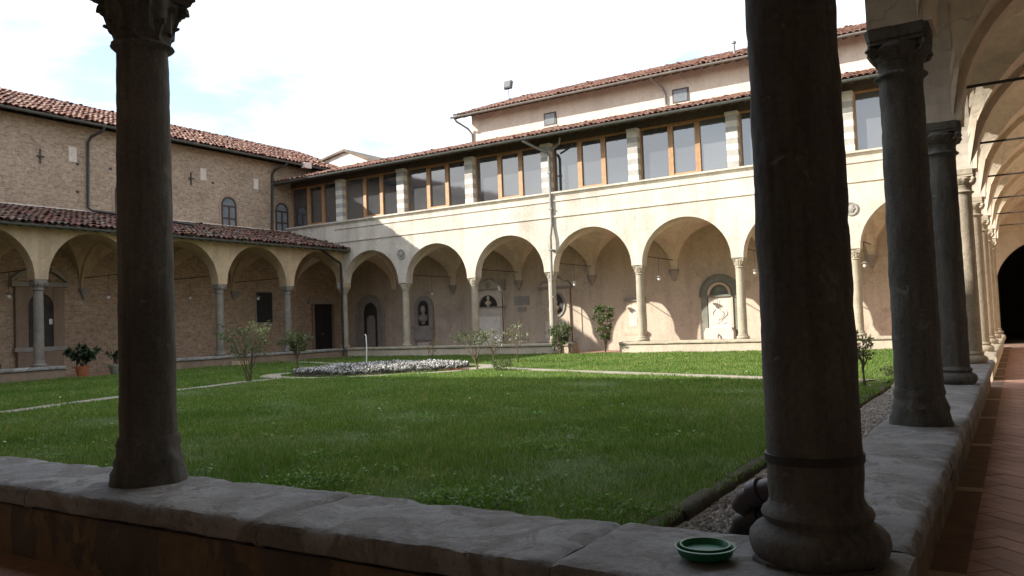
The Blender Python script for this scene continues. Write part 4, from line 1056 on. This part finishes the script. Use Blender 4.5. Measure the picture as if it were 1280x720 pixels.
cc = np.column_stack([rng.uniform(-20, -2.1, 150), 3.7+14*rng.random(150)**1.5]); ck_ = rng.integers(0, 150, 6000); rr_ = rng.uniform(.08, .38, 150)
cp = cc[ck_]+rng.normal(0, 1, (6000, 2))*rr_[ck_][:, None]*.6
ok_ = (cp[:, 0] < -2.0) & (cp[:, 1] > 3.2) & (seg_dist(cp, P1) > .35) & (seg_dist(cp, P2) > .4)
q_ = cp-np.array(BC); ok_ &= np.sqrt((q_@np.array(BU)/BA)**2+(q_@np.array(BV)/BBv)**2) > 1.45
cp = cp[ok_]; ca_ = rng.uniform(0, 6.28, len(cp))
o = link('clover', leaves_mesh('clover', np.column_stack([cp, rng.uniform(.045, .075, len(cp))]), np.column_stack([np.cos(ca_), np.sin(ca_), rng.uniform(0, .5, len(cp))]), .032, 'leaf_weed', (0, 0, 0), .1, .9)); tag(o, 'patches of clover growing in the lawn', 'clover', kind='stuff')
def shrub(name, label, cat, loc, h, spread, nstem, nleaf, leaf, mat, trunk=0., group='shrubs round the flower bed', bare=.25, thick=.012, lean=(0, 0), flowers=0, droop=.3, top_bias=1., aspect=.5):
    t = thing(name, label, cat, loc, group); base = Vector(loc); mb = MB(); tips = []
    for s in range(nstem):
        a = 2*math.pi*(s+random.random()*.7)/nstem; r = spread*random.uniform(.35, 1.)*(1 if nstem > 1 else .15)
        hh = h*random.uniform(.72, .98)
        p0 = base+Vector((random.uniform(-.03, .03), random.uniform(-.03, .03), -.03)); f0 = base+Vector((lean[0]*trunk, lean[1]*trunk, trunk*h))
        p3 = base+Vector((math.cos(a)*r+lean[0], math.sin(a)*r+lean[1], hh))
        path = [p0]
        if trunk: path.append(f0)
        for q in range(1, 7):
            u = q/6; st_ = f0 if trunk else p0
            p = st_.lerp(p3, u)+Vector((random.gauss(0, .02), random.gauss(0, .02), .05*h*math.sin(u*3.14)))*(1 if q < 6 else .5); path.append(p)
        mb.tube(path, [thick*(1-.75*i/(len(path)-1)) for i in range(len(path))], 5)
        for b in range(6):
            k = random.randint(max(2, int(len(path)*bare)+1), len(path)-1); p = path[k]
            dvec = Vector((math.cos(a)+random.gauss(0, .8), math.sin(a)+random.gauss(0, .8), random.uniform(.1, .9))).normalized()
            e = p+dvec*spread*random.uniform(.25, .55)
            if e.z > base.z+h: e.z = base.z+h*random.uniform(.9, 1)
            mb.tube([p, p.lerp(e, .5)+Vector((0, 0, .02)), e], [thick*.4, thick*.3, thick*.15], 4)
            tips += [(p.lerp(e, u), dvec) for u in (.35, .55, .75, .9, 1.)]
        tips += [(path[-1], Vector((0, 0, 1)))]*4
    mb.build('stems', 'bark', t)
    idx = [random.choice(tips) for _ in range(nleaf)]
    pts = [tuple(p+Vector((random.gauss(0, .035), random.gauss(0, .035), random.gauss(0, .035)))) for p, _ in idx]
    me = leaves_mesh('foliage', pts, [tuple(d_) for _, d_ in idx], leaf, mat, base, droop, aspect)
    o = bpy.data.objects.new('foliage', me); C.objects.link(o); o.parent = t; o['kind'] = 'stuff'
    if flowers:
        fp = [random.choice(tips)[0] for _ in range(flowers)]
        me = leaves_mesh('blossom', [tuple(p+Vector((random.gauss(0, .03), random.gauss(0, .03), random.gauss(0, .02))) ) for p in fp for _ in range(4)], [(0, 0, 1)]*(flowers*4), .045, 'petal', base, .2, .9)
        o = bpy.data.objects.new('blossom', me); C.objects.link(o); o.parent = t; o['kind'] = 'stuff'
    return t
shrub('shrub', 'tall airy shrub with many thin stems left of the flower bed', 'shrub', (-16.25, 13.49, .03), 1.48, .62, 13, 1150, .07, 'leaf_mid', bare=.35)
shrub('shrub', 'small shrub on a thin dark trunk at the left end of flower bed', 'shrub', (-17.83, 16.54, .03), 1.26, .34, 7, 1100, .075, 'leaf_mid', trunk=.32, thick=.02)
shrub('rose_bush', 'bare branched rose leaning left at the right end of flower bed', 'rose bush', (-12.13, 17.49, .03), 1.05, .42, 6, 520, .06, 'leaf_mid', trunk=.15, thick=.022, lean=(-.18, .1), bare=.5)
shrub('rose_bush', 'pale rose bush with sunlit leaves standing left of its twin', 'rose bush', (-13.78, 20.74, .03), 1.18, .40, 5, 420, .07, 'leaf_rose', trunk=.2, thick=.014, flowers=25)
shrub('rose_bush', 'thin stemmed rose bush right of the pale one near the path', 'rose bush', (-12.85, 20.66, .03), 1.2, .45, 4, 380, .07, 'leaf_rose', trunk=.35, thick=.012, flowers=12)
shrub('shrub', 'round leafy bush at the foot of the downpipe column', 'shrub', (-14.66, 26.6, .03), 1.18, .42, 12, 1500, .09, 'leaf_mid', bare=.1)
shrub('shrub', 'tall upright dark leaved bush in the entrance gap of the far arcade', 'shrub', (-12.86, 26.75, .03), 1.78, .29, 12, 1500, .095, 'leaf_mid', bare=.15)
shrub('rose_bush', 'sunlit rose bush growing at the kerb beside the right gallery', 'rose bush', (-2.17, 14.01, .03), .92, .26, 5, 330, .065, 'leaf_rose', trunk=.2, thick=.016)
shrub('dry_plant', 'withered orange brown plant behind the flower bed', 'plant', (-17.46, 22.4, .03), .8, .22, 5, 120, .07, 'leaf_dry', bare=.3, thick=.008)
shrub('weed_clump', 'bright green weed clump on the lawn edge close to the parapet', 'weed', (-3.15, 4.3, .0), .085, .34, 22, 2600, .024, 'leaf_weed', bare=.0, thick=.004, group='weeds by the parapet', aspect=.8)
shrub('weed_clump', 'bright green weeds behind the parapet right of the left foreground column', 'weed', (-4.72, 4.4, .0), .075, .34, 18, 1800, .024, 'leaf_weed', bare=.0, thick=.004, group='weeds by the parapet', aspect=.8)
shrub('weed_clump', 'small low weeds at the lawn corner above the kerb', 'weed', (-2.25, 4.6, .0), .06, .3, 12, 1000, .02, 'leaf_weed', bare=.0, thick=.003, group='weeds by the parapet', aspect=.8)
shrub('weed_clump', 'low green leafy plant under the rose bush by the right parapet', 'weed', (-1.75, 15.3, .0), .22, .3, 9, 500, .06, 'leaf_mid', bare=.0, thick=.004, group='weeds by the parapet', aspect=.7)
shrub('weed_clump', 'grassy tuft at the foot of the leaning rose', 'weed', (-11.4, 17.55, .0), .28, .25, 9, 500, .06, 'leaf_mid', bare=.0, thick=.004, group='weeds by the parapet', aspect=.5)
# white bedding flowers
bed = thing('flower_bed', 'oval bed of small white flowers in the middle of the lawn', 'flower bed', (BC.x, BC.y, .03))
MB().prism([(BC.x+BU.x*BA*math.cos(a)+BV.x*BBv*math.sin(a), BC.y+BU.y*BA*math.cos(a)+BV.y*BBv*math.sin(a)) for a in np.linspace(0, 2*math.pi, 49)[:-1]], lambda a, b, t: (a, b, t), .0, .06).build('soil', 'earth', bed)
npl = 2600
ra, aa = np.sqrt(rng.random(npl))*.985, rng.uniform(0, 6.28, npl)
bx_ = BC.x+BU.x*BA*ra*np.cos(aa)+BV.x*BBv*ra*np.sin(aa); by_ = BC.y+BU.y*BA*ra*np.cos(aa)+BV.y*BBv*ra*np.sin(aa)
off = (BC.x, BC.y, .03)
bz_ = .75+.5*np.sin(bx_*3.1+by_*1.7)*np.sin(by_*2.7-bx_)
lp = np.repeat(np.column_stack([bx_, by_, .05+.05*bz_+.10*(1-ra**2)]), 7, 0)+rng.normal(0, .025, (npl*7, 3))*np.array([1, 1, .6])
la_ = rng.uniform(0, 6.28, npl*7)
o = link('foliage', leaves_mesh('foliage', lp, np.column_stack([np.cos(la_), np.sin(la_), np.full(npl*7, .9)]), .085, 'bedleaf', off, .2, .55), bed, off); o['kind'] = 'stuff'
fp = np.repeat(np.column_stack([bx_, by_, (.09+.06*rng.random(npl))*(.7+.4*bz_)+.10*(1-ra**2)+.015]), 3, 0)+rng.normal(0, .016, (npl*3, 3))
la_ = rng.uniform(0, 6.28, npl*3)
o = link('flowers', leaves_mesh('flowers', fp, np.column_stack([np.cos(la_)*.7, np.sin(la_)*.7, np.full(npl*3, .8)]), .042, 'petal', off, .1, .9), bed, off); o['kind'] = 'stuff'
rd = thing('red_flowers', 'thin row of reddish leaves at the right tip of the flower bed', 'flowers', (-13.4, 17.7, .03))
rp = np.column_stack([rng.uniform(-13.5, -12.7, 110), np.zeros(110), np.full(110, .04)]); rp[:, 1] = 17.0+(rp[:, 0]+14)*.72+rng.normal(0, .06, 110)
M['leaf_red'] = leaf_mat('red_leaves', [(.20, .05, .03), (.30, .09, .05), (.14, .07, .03)], .3)
o = link('foliage', leaves_mesh('foliage', rp, np.tile((0, 0, 1.), (110, 1)), .06, 'leaf_red', (-13.4, 17.7, .03), .1, .5), rd, (-13.4, 17.7, .03)); o['kind'] = 'stuff'
sk = MB().tube([(-19.47, 21.25, 0), (-19.44, 21.25, .6), (-19.46, 21.26, 1.0), (-19.50, 21.26, 1.07)], .022, 7).build('garden_stake', 'white_paint'); tag(sk, 'thin white stake standing behind the flower bed', 'stake')

# ------------------------------------------------------------------ potted plants in the left gap
def potted(name, label, loc, r, h, mat, nleaf, lh, leaf, spread):
    t = thing(name, label, 'potted plant', loc, 'potted plants by the left arcade'); x, y, z = loc
    MB().lathe([(r*.68, 0), (r*.72, .01), (r*.95, h*.8), (r*1.06, h*.8), (r*1.08, h), (r*.95, h), (r*.9, h*.88), (.01, h*.86)], 20, loc).build('pot', mat, t)
    mb = MB(); tips = []
    for i in range(9):
        a = i*.72; e = Vector((x+math.cos(a)*spread*random.uniform(.4, 1), y+math.sin(a)*spread*random.uniform(.4, 1), z+h+lh*random.uniform(.5, 1)))
        p0 = Vector((x, y, z+h*.85)); m_ = p0.lerp(e, .5)+Vector((0, 0, .1)); mb.tube([p0, m_, e], [.012, .009, .005], 5); tips += [m_, m_.lerp(e, .5), e, e]
    mb.build('stems', 'bark', t)
    ps = [random.choice(tips) for _ in range(nleaf)]
    me = leaves_mesh('foliage', [tuple(p) for p in ps], [(p.x-x+random.gauss(0, .1), p.y-y+random.gauss(0, .1), .15) for p in ps], leaf, 'leaf_dark', loc, .4, .42)
    o = bpy.data.objects.new('foliage', me); C.objects.link(o); o.parent = t; o['kind'] = 'stuff'
potted('potted_plant', 'dark leafy plant in a red terracotta pot by the left arcade', (-26.0, 14.85, .02), .21, .36, 'terracotta', 520, .66, .2, .52)
potted('potted_plant', 'low plant in a grey stone planter half behind the foreground column', (-26.0, 16.05, .02), .27, .36, 'greystone', 160, .4, .15, .3)
potted('potted_plant', 'small leafy plant at the left edge behind the parapet', (-27.0, 12.6, .02), .15, .28, 'greystone', 90, .28, .13, .25)

# ------------------------------------------------------------------ things near the camera
gd = thing('plant_saucer', 'green plastic plant saucer resting on the parapet corner', 'saucer', (-.925, 2.622, SLAB))
ZS = SLAB+.012
MB().lathe([(.01, 0), (.082, 0), (.086, .003), (.096, .026), (.101, .028), (.101, .031), (.094, .032), (.089, .028), (.080, .008), (.01, .007)], 40, (-.925, 2.622, ZS)).build('lower_saucer', 'gplastic', gd)
MB().lathe([(.01, .010), (.070, .010), (.076, .013), (.079, .032), (.083, .033), (.083, .036), (.077, .036), (.074, .032), (.068, .017), (.01, .016)], 40, (-.927, 2.628, ZS)).build('upper_saucer', 'gplastic', gd)
# rainwater pipes strapped to the courtyard side of the corner column
def elbow(name, label, pts, r, mat):
    t = thing(name, label, 'pipe', (pts[0][0], pts[0][1], pts[-1][2]), 'rainwater pipes at the corner column')
    MB().tube(pts, r, 16).build('pipe', mat, t)
    e, d_ = Vector(pts[5]), (Vector(pts[6])-Vector(pts[4])).normalized()
    MB().tube([e-d_*.028, e-d_*.024, e+d_*.024, e+d_*.028], [r+.001, r+.007, r+.007, r+.001], 16).build('collar', mat, t)
elbow('rainwater_pipe', 'upper brown rainwater pipe elbow behind the near corner column', [(-.69, 3.06, 3.1), (-.69, 3.06, .68), (-.705, 3.065, .62), (-.75, 3.08, .58), (-.82, 3.10, .565), (-.88, 3.12, .545), (-.93, 3.14, .51), (-.955, 3.15, .47)], .045, 'pvc')
elbow('rainwater_pipe', 'lower dark rainwater pipe elbow behind the near corner column', [(-.70, 3.12, 3.1), (-.70, 3.12, .56), (-.71, 3.12, .51), (-.75, 3.125, .475), (-.82, 3.13, .46), (-.90, 3.15, .445), (-.96, 3.17, .41), (-.985, 3.18, .35), (-.99, 3.18, .27)], .042, 'darkpipe')
